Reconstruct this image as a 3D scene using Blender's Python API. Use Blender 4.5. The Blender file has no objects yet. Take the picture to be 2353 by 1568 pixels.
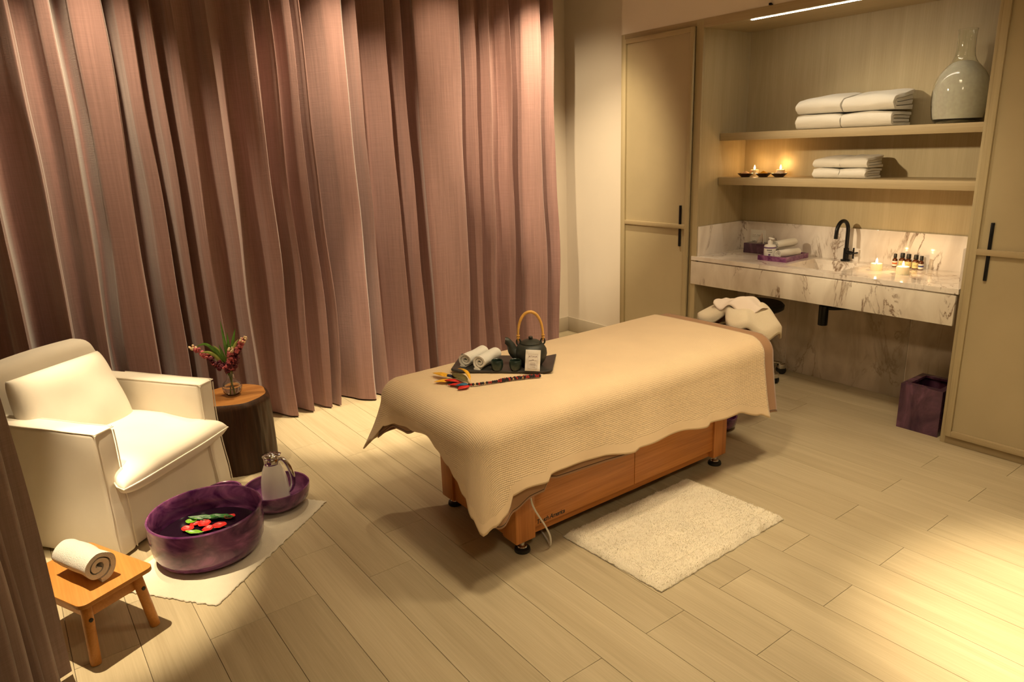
import bpy, bmesh, math, random
from mathutils import Vector, Matrix, noise, Euler
random.seed(7)
PI = math.pi
S = bpy.context.scene
COL = S.collection

# ------------------------------------------------------------------ camera
CAM_H = 1.70
YAW, PITCH, ROLL, FPX = 0.93790004, 0.27053686, -0.03589316, 1608.19
def cam_axes():
    cy, sy, cp, sp = math.cos(YAW), math.sin(YAW), math.cos(PITCH), math.sin(PITCH)
    cr, sr = math.cos(ROLL), math.sin(ROLL)
    F = Vector((-sy*cp, cy*cp, -sp)); Rt = Vector((cy, sy, 0)); U = Rt.cross(F)
    return Rt*cr + U*sr, U*cr - Rt*sr, F
AX_R, AX_U, AX_F = cam_axes()
cam_d = bpy.data.cameras.new('camera'); cam = bpy.data.objects.new('camera', cam_d); COL.objects.link(cam)
cam_d.sensor_fit = 'HORIZONTAL'; cam_d.sensor_width = 36.0; cam_d.lens = FPX/2353*36.0
cam_d.clip_start = 0.02; cam_d.clip_end = 60
cam.matrix_world = Matrix(((AX_R.x, AX_U.x, -AX_F.x, 0), (AX_R.y, AX_U.y, -AX_F.y, 0), (AX_R.z, AX_U.z, -AX_F.z, CAM_H), (0, 0, 0, 1)))
S.camera = cam
def ray(p): return AX_R*(p[0]-1176.5) - AX_U*(p[1]-784.0) + AX_F*FPX
ORIG = Vector((0, 0, CAM_H))
def Zp(p, z=0.0): d = ray(p); return ORIG + d*((z-CAM_H)/d.z)      # pixel -> point on a horizontal plane
def Yp(p, y): d = ray(p); return ORIG + d*(y/d.y)                  # pixel -> point on a plane y = const
def Xp(p, x): d = ray(p); return ORIG + d*(x/d.x)

# ------------------------------------------------------------------ world, lights, exposure
w = bpy.data.worlds.new('world'); S.world = w; w.use_nodes = True
w.node_tree.nodes['Background'].inputs[0].default_value = (1.0, 0.80, 0.58, 1)
w.node_tree.nodes['Background'].inputs[1].default_value = 0.02
S.view_settings.view_transform = 'Standard'; S.view_settings.look = 'None'
S.view_settings.gamma = 1.0; S.view_settings.use_curve_mapping = False
S.view_settings.exposure = 0.0
WARM = (1.0, 0.78, 0.48)
def spot(loc, tgt, power, deg, blend=0.5, rad=0.03, col=WARM):
    l = bpy.data.lights.new('ceiling_spot', 'SPOT'); o = bpy.data.objects.new('ceiling_spot', l); COL.objects.link(o)
    l.energy = power; l.spot_size = math.radians(deg); l.spot_blend = blend; l.shadow_soft_size = rad; l.color = col
    o.location = loc; o.rotation_euler = (Vector(tgt)-Vector(loc)).to_track_quat('-Z', 'Y').to_euler()
    return o
ZC = 3.15                                                             # ceiling height
spot((-2.93, -0.08, 3.10), (-2.93, 0.04, 0.0), 640, 25, 0.6, 0.015)    # over the armchair and footstool
spot((-3.60, 0.25, 3.10), (-3.50, 0.36, 0.0), 520, 24, 0.8, 0.02)
spot((-3.90, 1.90, 3.10), (-4.10, 1.75, 0.0), 460, 26, 0.6, 0.03)      # curtain washers
spot((-3.90, 3.45, 3.10), (-4.40, 3.50, 0.8), 260, 80, 1.0, 0.03)
spot((-3.90, 2.70, 3.10), (-4.40, 2.70, 0.8), 70, 80, 1.0, 0.03)
spot((-3.90, 1.85, 3.10), (-4.40, 1.75, 0.8), 200, 80, 1.0, 0.03)
spot((-3.90, 0.55, 3.10), (-4.45, 0.50, 0.8), 150, 70, 1.0, 0.03)
spot((-0.20, 2.75, 3.10), (-0.20, 2.75, 0.0), 900, 40, 0.8, 0.05)      # right side of the floor
spot((-4.10, 0.40, 2.78), (-2.10, 4.60, 1.35), 560, 23, 0.9, 0.09)     # aimed into the alcove
spot((-2.60, 1.10, 3.10), (-4.62, 4.20, 1.45), 330, 34, 0.7, 0.04)     # aimed at the back wall corner
spot((-1.30, 2.75, 3.10), (-1.9, 2.9, 0.0), 170, 120, 1.0, 0.20)       # wide soft downlights added as ambient fill, no fixtures in view
spot((-1.70, 1.45, 3.10), (-1.9, 2.4, 0.0), 170, 84, 1.0, 0.20)
spot((0.50, 0.30, 3.10), (-0.9, 2.1, 0.2), 180, 92, 1.0, 0.25)

# ------------------------------------------------------------------ materials
MATS = {}
def mk(name):
    m = bpy.data.materials.new(name); m.use_nodes = True; nt = m.node_tree
    return m, nt, nt.nodes['Principled BSDF']
def N(nt, t, **kw):
    n = nt.nodes.new(t)
    for k, v in kw.items():
        if k in n.inputs: n.inputs[k].default_value = v
        else: setattr(n, k, v)
    return n
def coords(nt, scale=(1, 1, 1), rand=False, kind='Object'):
    tc = N(nt, 'ShaderNodeTexCoord'); mp = N(nt, 'ShaderNodeMapping'); mp.inputs['Scale'].default_value = scale
    nt.links.new(tc.outputs[kind], mp.inputs['Vector'])
    if rand:
        oi = N(nt, 'ShaderNodeObjectInfo'); mu = N(nt, 'ShaderNodeMath', operation='MULTIPLY'); mu.inputs[1].default_value = 37.0
        nt.links.new(oi.outputs['Random'], mu.inputs[0]); nt.links.new(mu.outputs[0], mp.inputs['Location'])
    return mp.outputs['Vector']
def ramp(nt, fac, stops):
    r = N(nt, 'ShaderNodeValToRGB'); e = r.color_ramp.elements
    while len(e) < len(stops): e.new(0.5)
    for i, (p, c) in enumerate(stops): e[i].position = p; e[i].color = (*c, 1)
    nt.links.new(fac, r.inputs['Fac']); return r.outputs['Color']
def bump(nt, b, h, strength, dist):
    n = N(nt, 'ShaderNodeBump'); n.inputs['Strength'].default_value = strength; n.inputs['Distance'].default_value = dist
    nt.links.new(h, n.inputs['Height']); nt.links.new(n.outputs['Normal'], b.inputs['Normal'])
def setp(b, **kw):
    for k, v in kw.items(): b.inputs[k.replace('_', ' ')].default_value = v
def plain(name, col, rough=0.5, metal=0.0, var=0.08, scale=12, **kw):
    m, nt, b = mk(name); v = coords(nt)
    n = N(nt, 'ShaderNodeTexNoise', Scale=scale, Detail=4.0); nt.links.new(v, n.inputs['Vector'])
    lo = tuple(max(0, c*(1-var)) for c in col); hi = tuple(min(1, c*(1+var)) for c in col)
    nt.links.new(ramp(nt, n.outputs['Fac'], [(0.3, lo), (0.7, hi)]), b.inputs['Base Color'])
    setp(b, Roughness=rough, Metallic=metal, **kw); MATS[name] = m; return m
def cloth(name, col, scale=900, bstr=0.25, dist=0.002, sheen=0.3, var=0.07, rough=0.9, fold=0.0, weave=False):
    m, nt, b = mk(name); v = coords(nt)
    n = N(nt, 'ShaderNodeTexNoise', Scale=6.0, Detail=5.0); nt.links.new(v, n.inputs['Vector'])
    lo = tuple(c*(1-var) for c in col); hi = tuple(min(1, c*(1+var)) for c in col)
    nt.links.new(ramp(nt, n.outputs['Fac'], [(0.3, lo), (0.7, hi)]), b.inputs['Base Color'])
    f = N(nt, 'ShaderNodeTexNoise', Scale=scale, Detail=3.0); nt.links.new(v, f.inputs['Vector'])
    h = f.outputs['Fac']
    if weave:
        w1 = N(nt, 'ShaderNodeTexVoronoi', Scale=weave); nt.links.new(v, w1.inputs['Vector']); h = w1.outputs['Distance']
    bump(nt, b, h, bstr, dist)
    setp(b, Roughness=rough, Sheen_Weight=sheen, Sheen_Roughness=0.5); b.inputs['Specular IOR Level'].default_value = 0.15
    MATS[name] = m; return m
def wood(name, dark, light, along, rough=0.45, rand=False, rings=1.0, tint=0.0):
    m, nt, b = mk(name)
    sc = [9.0*rings]*3; sc[along] = 0.55*rings
    v = coords(nt, tuple(sc), rand)
    n = N(nt, 'ShaderNodeTexNoise', Scale=1.0, Detail=6.0, Distortion=1.1, Roughness=0.6); nt.links.new(v, n.inputs['Vector'])
    sc2 = [170.0]*3; sc2[along] = 4.0
    v2 = coords(nt, tuple(sc2), rand)
    n2 = N(nt, 'ShaderNodeTexNoise', Scale=1.0, Detail=3.0); nt.links.new(v2, n2.inputs['Vector'])
    mx = N(nt, 'ShaderNodeMix'); mx.data_type = 'FLOAT'; mx.inputs[0].default_value = 0.35
    nt.links.new(n.outputs['Fac'], mx.inputs[2]); nt.links.new(n2.outputs['Fac'], mx.inputs[3])
    colr = ramp(nt, mx.outputs[0], [(0.32, dark), (0.5, tuple((a+c)/2 for a, c in zip(dark, light))), (0.66, light)])
    if tint:
        oi = N(nt, 'ShaderNodeObjectInfo'); hs = N(nt, 'ShaderNodeHueSaturation'); mr = N(nt, 'ShaderNodeMapRange')
        mr.inputs['To Min'].default_value = 1-tint; mr.inputs['To Max'].default_value = 1+tint
        nt.links.new(oi.outputs['Random'], mr.inputs['Value']); nt.links.new(mr.outputs[0], hs.inputs['Value'])
        nt.links.new(colr, hs.inputs['Color']); colr = hs.outputs['Color']
    nt.links.new(colr, b.inputs['Base Color'])
    bump(nt, b, n2.outputs['Fac'], 0.12, 0.001)
    setp(b, Roughness=rough); b.inputs['Specular IOR Level'].default_value = 0.35
    MATS[name] = m; return m
def marble(name, base, cloud, vein, rough=0.12, scale=1.0, seed=0.0, amount=1.0):
    m, nt, b = mk(name)
    tc = N(nt, 'ShaderNodeTexCoord'); mp = N(nt, 'ShaderNodeMapping'); mp.inputs['Location'].default_value = (seed, seed*1.7, seed*0.6)
    mp.inputs['Rotation'].default_value = (0, math.radians(38), 0); mp.inputs['Scale'].default_value = (2.6*scale, 2.6*scale, 1.0*scale)
    nt.links.new(tc.outputs['Object'], mp.inputs['Vector']); v = mp.outputs['Vector']
    c = N(nt, 'ShaderNodeTexNoise', Scale=2.2, Detail=6.0, Distortion=0.8); nt.links.new(v, c.inputs['Vector'])
    n = N(nt, 'ShaderNodeTexNoise', Scale=1.15, Detail=9.0, Roughness=0.62, Distortion=1.4); nt.links.new(v, n.inputs['Vector'])
    s = N(nt, 'ShaderNodeMath', operation='SUBTRACT'); s.inputs[1].default_value = 0.5; nt.links.new(n.outputs['Fac'], s.inputs[0])
    a = N(nt, 'ShaderNodeMath', operation='ABSOLUTE'); nt.links.new(s.outputs[0], a.inputs[0])
    vm = ramp(nt, a.outputs[0], [(0.0, (1, 1, 1)), (0.006, (0.55, 0.55, 0.55)), (0.021, (0, 0, 0))])
    k = N(nt, 'ShaderNodeTexNoise', Scale=1.7, Detail=2.0); nt.links.new(v, k.inputs['Vector'])
    km = ramp(nt, k.outputs['Fac'], [(0.45, (0, 0, 0)), (0.60, (amount,)*3)])
    mu = N(nt, 'ShaderNodeMath', operation='MULTIPLY'); nt.links.new(vm, mu.inputs[0]); nt.links.new(km, mu.inputs[1])
    cc = ramp(nt, c.outputs['Fac'], [(0.35, cloud), (0.6, base)])
    mx = N(nt, 'ShaderNodeMix'); mx.data_type = 'RGBA'; mx.inputs[7].default_value = (*vein, 1)
    nt.links.new(mu.outputs[0], mx.inputs[0]); nt.links.new(cc, mx.inputs[6]); nt.links.new(mx.outputs[2], b.inputs['Base Color'])
    setp(b, Roughness=rough); MATS[name] = m; return m
def resin(name, dark, light, rough=0.22, scale=5.0, squash=1.0):
    m, nt, b = mk(name); v = coords(nt, (scale, scale, scale*squash))
    n = N(nt, 'ShaderNodeTexNoise', Scale=1.0, Detail=7.0, Distortion=2.6, Roughness=0.55); nt.links.new(v, n.inputs['Vector'])
    nt.links.new(ramp(nt, n.outputs['Fac'], [(0.33, dark), (0.55, tuple((a+c)*0.45 for a, c in zip(dark, light))), (0.74, light)]), b.inputs['Base Color'])
    setp(b, Roughness=rough, Coat_Weight=0.25, Coat_Roughness=0.1, Subsurface_Weight=0.15, Subsurface_Scale=0.02); MATS[name] = m; return m
def glass(name, col=(1, 1, 1), rough=0.0, ior=1.45):
    m, nt, b = mk(name); setp(b, Roughness=rough, IOR=ior, Transmission_Weight=1.0)
    v = coords(nt); n = N(nt, 'ShaderNodeTexNoise', Scale=8.0); nt.links.new(v, n.inputs['Vector'])
    nt.links.new(ramp(nt, n.outputs['Fac'], [(0.3, tuple(c*0.97 for c in col)), (0.7, col)]), b.inputs['Base Color'])
    MATS[name] = m; return m
def emit(name, col, strength):
    m, nt, b = mk(name); b.inputs['Base Color'].default_value = (*col, 1)
    b.inputs['Emission Color'].default_value = (*col, 1); b.inputs['Emission Strength'].default_value = strength; MATS[name] = m; return m

wood('oak_floor', (0.415, 0.34, 0.215), (0.555, 0.47, 0.315), 0, 0.5, True, 1.0, 0.05)
wood('oak_v', (0.40, 0.325, 0.19), (0.50, 0.42, 0.26), 2, 0.5, False, 0.9)
wood('oak_x', (0.37, 0.29, 0.165), (0.48, 0.385, 0.235), 0, 0.5, False, 0.9)
plain('oak_lacquer', (0.44, 0.365, 0.225), 0.45, 0, 0.05, 3)
wood('cherry_y', (0.42, 0.14, 0.03), (0.68, 0.28, 0.075), 1, 0.35, False, 1.3)
wood('cherry_z', (0.42, 0.14, 0.03), (0.68, 0.28, 0.075), 2, 0.35, False, 1.3)
wood('beech', (0.50, 0.20, 0.042), (0.68, 0.31, 0.08), 0, 0.35, False, 1.2)
wood('stump_bark', (0.012, 0.006, 0.003), (0.075, 0.03, 0.011), 2, 0.45, False, 1.4)
wood('stump_top', (0.28, 0.10, 0.025), (0.58, 0.27, 0.08), 1, 0.3, False, 0.7)
marble('marble', (0.86, 0.80, 0.74), (0.70, 0.63, 0.57), (0.16, 0.08, 0.03), 0.10, 1.0, 3.1)
marble('marble_apron', (0.80, 0.74, 0.65), (0.64, 0.57, 0.48), (0.15, 0.07, 0.025), 0.22, 1.25, 7.7, 1.0)
marble('marble_tile_shaded', (0.55, 0.46, 0.36), (0.38, 0.31, 0.23), (0.14, 0.09, 0.05), 0.25, 0.9, 12.3, 0.6)  # darker than the apron stone: shade under the counter is in the colour
plain('plaster', (0.80, 0.72, 0.62), 0.9, 0, 0.02, 2)
plain('ceiling_paint', (0.85, 0.80, 0.72), 0.9, 0, 0.02, 2)
plain('baseboard_paint', (0.55, 0.48, 0.38), 0.6, 0, 0.03, 4)
plain('subfloor', (0.10, 0.07, 0.04), 0.9)
def velvet(name, col, streak=0.16):
    m = cloth(name, col, 260, 0.4, 0.003, 0.6, 0.10, 0.75); nt = m.node_tree; b = nt.nodes['Principled BSDF']
    v = coords(nt, (80, 80, 1.6)); n = N(nt, 'ShaderNodeTexNoise', Scale=1.0, Detail=6.0, Roughness=0.65); nt.links.new(v, n.inputs['Vector'])
    v2 = coords(nt, (8, 8, 420)); n2 = N(nt, 'ShaderNodeTexNoise', Scale=1.0, Detail=3.0); nt.links.new(v2, n2.inputs['Vector'])
    mx = N(nt, 'ShaderNodeMath', operation='MULTIPLY_ADD'); mx.inputs[1].default_value = 0.45
    nt.links.new(n2.outputs['Fac'], mx.inputs[0]); nt.links.new(n.outputs['Fac'], mx.inputs[2])
    lo = tuple(c*(1-streak) for c in col); hi = tuple(c*(1+streak) for c in col)
    nt.links.new(ramp(nt, mx.outputs[0], [(0.52, lo), (0.92, hi)]), b.inputs['Base Color'])
    bump(nt, b, mx.outputs[0], 0.35, 0.004); return m
velvet('velvet', (0.345, 0.20, 0.185))
velvet('velvet_side', (0.34, 0.24, 0.215))
cloth('slipcover', (0.82, 0.76, 0.66), 900, 0.2, 0.001, 0.1, 0.03)
cloth('terry', (0.90, 0.87, 0.80), 420, 0.8, 0.006, 0.2, 0.03)
cloth('terry_pile', (0.90, 0.87, 0.80), 500, 0.5, 0.004, 0.3, 0.05)
def waffle(name, col):
    m = cloth(name, col, 500, 0.1, 0.001, 0.25, 0.03, 0.85); nt = m.node_tree; b = nt.nodes['Principled BSDF']
    at = N(nt, 'ShaderNodeAttribute', attribute_name='unfold'); sx = N(nt, 'ShaderNodeSeparateXYZ'); nt.links.new(at.outputs['Vector'], sx.inputs[0])
    def mth(op, a, c):
        n = N(nt, 'ShaderNodeMath', operation=op)
        for i, q in enumerate((a, c)):
            if q is None: continue
            if isinstance(q, (int, float)): n.inputs[i].default_value = q
            else: nt.links.new(q, n.inputs[i])
        return n.outputs[0]
    K = 380.0
    s1 = mth('SINE', mth('MULTIPLY', mth('ADD', sx.outputs['X'], sx.outputs['Y']), K), None)
    s2 = mth('SINE', mth('MULTIPLY', mth('SUBTRACT', sx.outputs['X'], sx.outputs['Y']), K), None)
    pat = mth('MULTIPLY', mth('MULTIPLY', s1, s2), mth('GREATER_THAN', sx.outputs['Z'], 0.045))
    st = mth('MULTIPLY', mth('LESS_THAN', mth('ABSOLUTE', mth('SUBTRACT', sx.outputs['Z'], 0.045), None), 0.0022), -2.0)
    bump(nt, b, mth('ADD', pat, st), 0.5, 0.0016); return m
waffle('blanket', (0.78, 0.60, 0.385))
cloth('sheet', (0.38, 0.215, 0.115), 700, 0.15, 0.001, 0.2, 0.05)
def piped(m):                                                           # dark stitched line along the hem
    nt = m.node_tree; b = nt.nodes['Principled BSDF']; src = b.inputs['Base Color'].links[0].from_socket
    at = N(nt, 'ShaderNodeAttribute', attribute_name='unfold'); sx = N(nt, 'ShaderNodeSeparateXYZ'); nt.links.new(at.outputs['Vector'], sx.inputs[0])
    c = N(nt, 'ShaderNodeMath', operation='COMPARE'); c.inputs[1].default_value = 0.010; c.inputs[2].default_value = 0.0016; nt.links.new(sx.outputs['Z'], c.inputs[0])
    mx = N(nt, 'ShaderNodeMix'); mx.data_type = 'RGBA'; mx.inputs[7].default_value = (0.03, 0.02, 0.02, 1)
    nt.links.new(c.outputs[0], mx.inputs[0]); nt.links.new(src, mx.inputs[6]); nt.links.new(mx.outputs[2], b.inputs['Base Color'])
piped(MATS['sheet'])
cloth('towel_cream', (0.86, 0.74, 0.55), 420, 0.8, 0.006, 0.2, 0.03)
cloth('face_cover', (0.80, 0.69, 0.60), 700, 0.15, 0.001, 0.1, 0.03)
cloth('rug_wool', (0.84, 0.77, 0.62), 300, 0.5, 0.004, 0.5, 0.05)
cloth('mat_cotton', (0.74, 0.68, 0.55), 350, 0.7, 0.004, 0.2, 0.06)
cloth('vinyl_brown', (0.26, 0.12, 0.05), 500, 0.1, 0.001, 0.0, 0.05, 0.5)
plain('black_metal', (0.012, 0.012, 0.013), 0.35, 0.6, 0.1)
plain('black_clay', (0.022, 0.024, 0.018), 0.5, 0, 0.25, 20)
plain('green_clay', (0.02, 0.035, 0.026), 0.3, 0, 0.5, 40)
plain('slate', (0.035, 0.032, 0.028), 0.4, 0, 0.3, 30)
plain('chrome', (0.75, 0.74, 0.74), 0.08, 1.0, 0.02)
plain('white_plastic', (0.80, 0.78, 0.74), 0.35, 0, 0.02)
plain('thermos_white', (0.78, 0.74, 0.70), 0.25, 0, 0.03)
plain('white_cable', (0.80, 0.76, 0.68), 0.5)
plain('rubber', (0.01, 0.01, 0.01), 0.5)
plain('dark_hole', (0.02, 0.015, 0.01), 0.8)
plain('bamboo', (0.62, 0.33, 0.07), 0.45, 0, 0.15, 40)
plain('wax', (0.90, 0.80, 0.55), 0.5, 0, 0.03, 5, Subsurface_Weight=0.15, Subsurface_Scale=0.02)
plain('amber', (0.09, 0.022, 0.004), 0.12, 0, 0.1)
plain('cap_black', (0.01, 0.01, 0.01), 0.4)
plain('label_cream', (0.75, 0.62, 0.30), 0.6, 0, 0.03); plain('label_white', (0.80, 0.76, 0.70), 0.6, 0, 0.02)
plain('label_orange', (0.75, 0.16, 0.03), 0.6); plain('label_blue', (0.05, 0.07, 0.30), 0.6); plain('label_purple', (0.17, 0.09, 0.25), 0.6)
plain('ink', (0.03, 0.02, 0.02), 0.6); plain('ink_soft', (0.30, 0.20, 0.20), 0.6); plain('logo_ink', (0.008, 0.008, 0.012), 0.5)
plain('sand', (0.97, 0.92, 0.82), 0.9, 0, 0.06, 60)
plain('salt_pink', (0.80, 0.55, 0.38), 0.9, 0, 0.1, 80); plain('turmeric', (0.72, 0.36, 0.02), 0.9, 0, 0.1, 80); plain('salt_white', (0.80, 0.70, 0.62), 0.9, 0, 0.08, 80)
plain('bowl_brown', (0.045, 0.014, 0.004), 0.35, 0, 0.4, 30)
plain('leaf', (0.10, 0.26, 0.025), 0.45, 0, 0.35, 30); plain('leaf_pale', (0.42, 0.50, 0.12), 0.5, 0, 0.25, 30)
plain('stem', (0.14, 0.22, 0.05), 0.5, 0, 0.3, 30)
plain('bloom_dark', (0.10, 0.004, 0.018), 0.6, 0, 0.4, 60); plain('bloom_pink', (0.55, 0.12, 0.14), 0.6, 0, 0.4, 60); plain('bloom_cream', (0.75, 0.55, 0.33), 0.6, 0, 0.25, 60)
plain('petal_red', (0.42, 0.008, 0.006), 0.45, 0, 0.35, 50); plain('leaf_wet', (0.015, 0.09, 0.012), 0.45, 0, 0.4, 30); plain('leaf_lime', (0.13, 0.30, 0.02), 0.3, 0, 0.3, 30)
plain('feather_yellow', (0.80, 0.42, 0.02), 0.6, 0, 0.25, 60); plain('feather_red', (0.60, 0.02, 0.01), 0.6, 0, 0.25, 60); plain('feather_blue', (0.02, 0.12, 0.22), 0.6, 0, 0.3, 60); plain('feather_dark', (0.10, 0.08, 0.02), 0.6, 0, 0.4, 60); plain('feather_navy', (0.008, 0.014, 0.045), 0.6, 0, 0.4, 60)
plain('bead_black', (0.012, 0.01, 0.014), 0.3, 0, 0.4); plain('bead_red', (0.30, 0.02, 0.015), 0.3, 0, 0.4); plain('bead_tan', (0.45, 0.28, 0.12), 0.4, 0, 0.4)
resin('resin_purple', (0.055, 0.006, 0.065), (0.36, 0.12, 0.30), 0.2, 4.0, 2.0)
resin('resin_dark', (0.028, 0.007, 0.032), (0.19, 0.08, 0.145), 0.25, 5.0, 0.5)
resin('resin_tray', (0.10, 0.012, 0.10), (0.42, 0.16, 0.34), 0.15, 12.0, 1.0)
glass('clear_glass', (1, 1, 1)); glass('vase_glass', (0.96, 0.985, 0.96)); glass('water', (0.96, 0.97, 0.95), 0.0, 1.33)
m, nt, b = mk('tub_water'); setp(b, Roughness=0.03, IOR=1.33); b.inputs['Base Color'].default_value = (0.008, 0.003, 0.008, 1); MATS['tub_water'] = m
emit('led', (1.0, 0.88, 0.68), 46.0); emit('flame', (1.0, 0.80, 0.42), 30.0)

# ------------------------------------------------------------------ building blocks
ORGM = {}
class MB:
    def __init__(s): s.v = []; s.f = []
    def add(s, vs, fs):
        o = len(s.v); s.v += [Vector(p) for p in vs]; s.f += [tuple(i+o for i in f) for f in fs]; return s
    def box(s, x0, x1, y0, y1, z0, z1):
        return s.add([(x0,y0,z0),(x1,y0,z0),(x1,y1,z0),(x0,y1,z0),(x0,y0,z1),(x1,y0,z1),(x1,y1,z1),(x0,y1,z1)],
                     [(0,3,2,1),(4,5,6,7),(0,1,5,4),(1,2,6,5),(2,3,7,6),(3,0,4,7)])
    def obox(s, M, x0, x1, y0, y1, z0, z1):
        t = MB().box(x0, x1, y0, y1, z0, z1); return s.add([M @ p for p in t.v], t.f)
    def lathe(s, prof, c=(0, 0, 0), n=32, cap0=True, cap1=True, M=None):
        vs = []; fs = []; c = Vector(c)
        for r, z in prof:
            for k in range(n):
                a = 2*PI*k/n; p = Vector((r*math.cos(a), r*math.sin(a), z)); vs.append((M @ p if M else p)+c)
        for i in range(len(prof)-1):
            for k in range(n):
                fs.append((i*n+k, i*n+(k+1) % n, (i+1)*n+(k+1) % n, (i+1)*n+k))
        if cap0: fs.append(tuple(range(n-1, -1, -1)))
        if cap1: fs.append(tuple((len(prof)-1)*n+k for k in range(n)))
        return s.add(vs, fs)
    def tube(s, path, rad, n=10, caps=True, closed=False):
        path = [Vector(p) for p in path]; m = len(path)
        R = rad if hasattr(rad, '__len__') else [rad]*m
        vs = []; fs = []; up = None
        for i, p in enumerate(path):
            t = (path[(i+1) % m]-path[i-1]) if closed else (path[min(i+1, m-1)]-path[max(i-1, 0)])
            t.normalize()
            if up is None:
                up = Vector((0, 0, 1)) if abs(t.z) < 0.9 else Vector((1, 0, 0))
            a = t.cross(up).normalized(); up = a.cross(t).normalized()
            for k in range(n):
                q = 2*PI*k/n; vs.append(p+(a*math.cos(q)+up*math.sin(q))*R[i])
        for i in range(m if closed else m-1):
            j = (i+1) % m
            for k in range(n): fs.append((i*n+k, i*n+(k+1) % n, j*n+(k+1) % n, j*n+k))
        if caps and not closed: fs += [tuple(range(n-1, -1, -1)), tuple((m-1)*n+k for k in range(n))]
        return s.add(vs, fs)
    def grid(s, fn, nu, nv):
        vs = [fn(i/nu, j/nv) for i in range(nu+1) for j in range(nv+1)]; w = nv+1
        return s.add(vs, [(i*w+j, (i+1)*w+j, (i+1)*w+j+1, i*w+j+1) for i in range(nu) for j in range(nv)])
    def rbox(s, x0, x1, y0, y1, z0, z1, r, n=6, seg=4, fn=None):       # rounded box with a regular skin that can be bent
        hx, hy, hz = (x1-x0)/2, (y1-y0)/2, (z1-z0)/2; c = Vector(((x0+x1)/2, (y0+y1)/2, (z0+z1)/2))
        def axis(h):
            k = [-h+r*(1-math.tan(PI/4*(1-i/seg))) if False else -h+r*i/seg for i in range(seg)]
            mid = [-(h-r)+2*(h-r)*i/n for i in range(n+1)]
            return k+mid+[-q for q in reversed(k)]
        A = [axis(hx), axis(hy), axis(hz)]; H = (hx, hy, hz)
        idx = {}; vs = []; fs = []
        def vert(p):
            key = tuple(round(q, 6) for q in p)
            if key not in idx:
                core = Vector([max(-(H[i]-r), min(H[i]-r, p[i])) for i in range(3)]); o = Vector(p)-core
                q = core+(o.normalized()*r if o.length > 1e-9 else o)+c
                idx[key] = len(vs); vs.append(fn(q) if fn else q)
            return idx[key]
        for ax in range(3):
            u, w = (ax+1) % 3, (ax+2) % 3
            for sg in (-1, 1):
                for i in range(len(A[u])-1):
                    for j in range(len(A[w])-1):
                        q = []
                        for a, b2 in ((i, j), (i+1, j), (i+1, j+1), (i, j+1)):
                            p = [0, 0, 0]; p[ax] = sg*H[ax]; p[u] = A[u][a]; p[w] = A[w][b2]; q.append(vert(p))
                        fs.append(tuple(q) if sg > 0 else tuple(reversed(q)))
        return s.add(vs, fs)
    def pillow(s, M, wx, wy, T, p=3.0, q=0.42, n=22, flange=0.0, fn=None):
        def f(sg):
            def g(i, j):
                # ease the samples to the rim
                u = math.sin((i-0.5)*PI); v = math.sin((j-0.5)*PI)
                h = (max(0, 1-abs(u)**p)*max(0, 1-abs(v)**p))**q
                pt = Vector((u*wx/2, v*wy/2, sg*h*T/2)); return M @ (fn(pt) if fn else pt)
            return g
        s.grid(f(1), n, n); t = MB().grid(f(-1), n, n); return s.add(t.v, [tuple(reversed(q2)) for q2 in t.f])
    def prism(s, pts, z0, z1, M=None):
        n = len(pts); vs = [Vector((p[0], p[1], z0)) for p in pts]+[Vector((p[0], p[1], z1)) for p in pts]
        if M: vs = [M @ p for p in vs]
        return s.add(vs, [tuple(range(n-1, -1, -1)), tuple(range(n, 2*n))]+[(i, (i+1) % n, (i+1) % n+n, i+n) for i in range(n)])
    def strip(s, path, half, thick, M, nl=6, fn=None):                   # a thick band: 2D path (a, b) swept along the local x axis
        m = len(path); out = []; inn = []
        for i in range(m):
            t = Vector(path[min(i+1, m-1)])-Vector(path[max(i-1, 0)]); t.normalize(); nrm = Vector((-t.y, t.x))
            out.append(Vector(path[i])+nrm*thick/2); inn.append(Vector(path[i])-nrm*thick/2)
        loop = out+inn[::-1]; k = len(loop); vs = []; fs = []
        for a in range(nl+1):
            x = -half+2*half*a/nl
            for q in loop:
                pt = Vector((x, q.x, q.y)); vs.append(M @ (fn(pt) if fn else pt))
        for a in range(nl):
            for i in range(k): fs.append((a*k+i, a*k+(i+1) % k, (a+1)*k+(i+1) % k, (a+1)*k+i))
        for a, rev in ((0, False), (nl, True)):
            for i in range(m-1):
                q = (a*k+i, a*k+k-1-i, a*k+k-2-i, a*k+i+1); fs.append(q if not rev else tuple(reversed(q)))
        return s.add(vs, fs)
    def build(s, name, mat, parent=None, bevel=0.0, smooth=True, org=None, ang=40, seg=2, world=True, fixn=True, solid=0.0, weld=True):
        me = bpy.data.meshes.new(name)
        inv = None
        root = parent
        while root is not None and root.parent is not None: root = root.parent
        if root is not None and world: inv = ORGM[root.name]
        if org is not None: o0 = Vector(org); vs = [p-o0 for p in s.v]
        elif inv is not None: vs = [inv @ p for p in s.v]
        else: vs = s.v
        me.from_pydata([tuple(p) for p in vs], [], s.f); me.validate()
        bm = bmesh.new(); bm.from_mesh(me)
        if weld: bmesh.ops.remove_doubles(bm, verts=bm.verts, dist=1e-5)
        if fixn: bmesh.ops.recalc_face_normals(bm, faces=bm.faces)
        if bevel:
            ed = [e for e in bm.edges if len(e.link_faces) == 2 and e.calc_face_angle(0) > 0.5]
            bmesh.ops.bevel(bm, geom=ed, offset=bevel, segments=seg, affect='EDGES', profile=0.5)
        bm.to_mesh(me); bm.free()
        if smooth:
            for p in me.polygons: p.use_smooth = True
            me.set_sharp_from_angle(angle=math.radians(ang))
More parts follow.
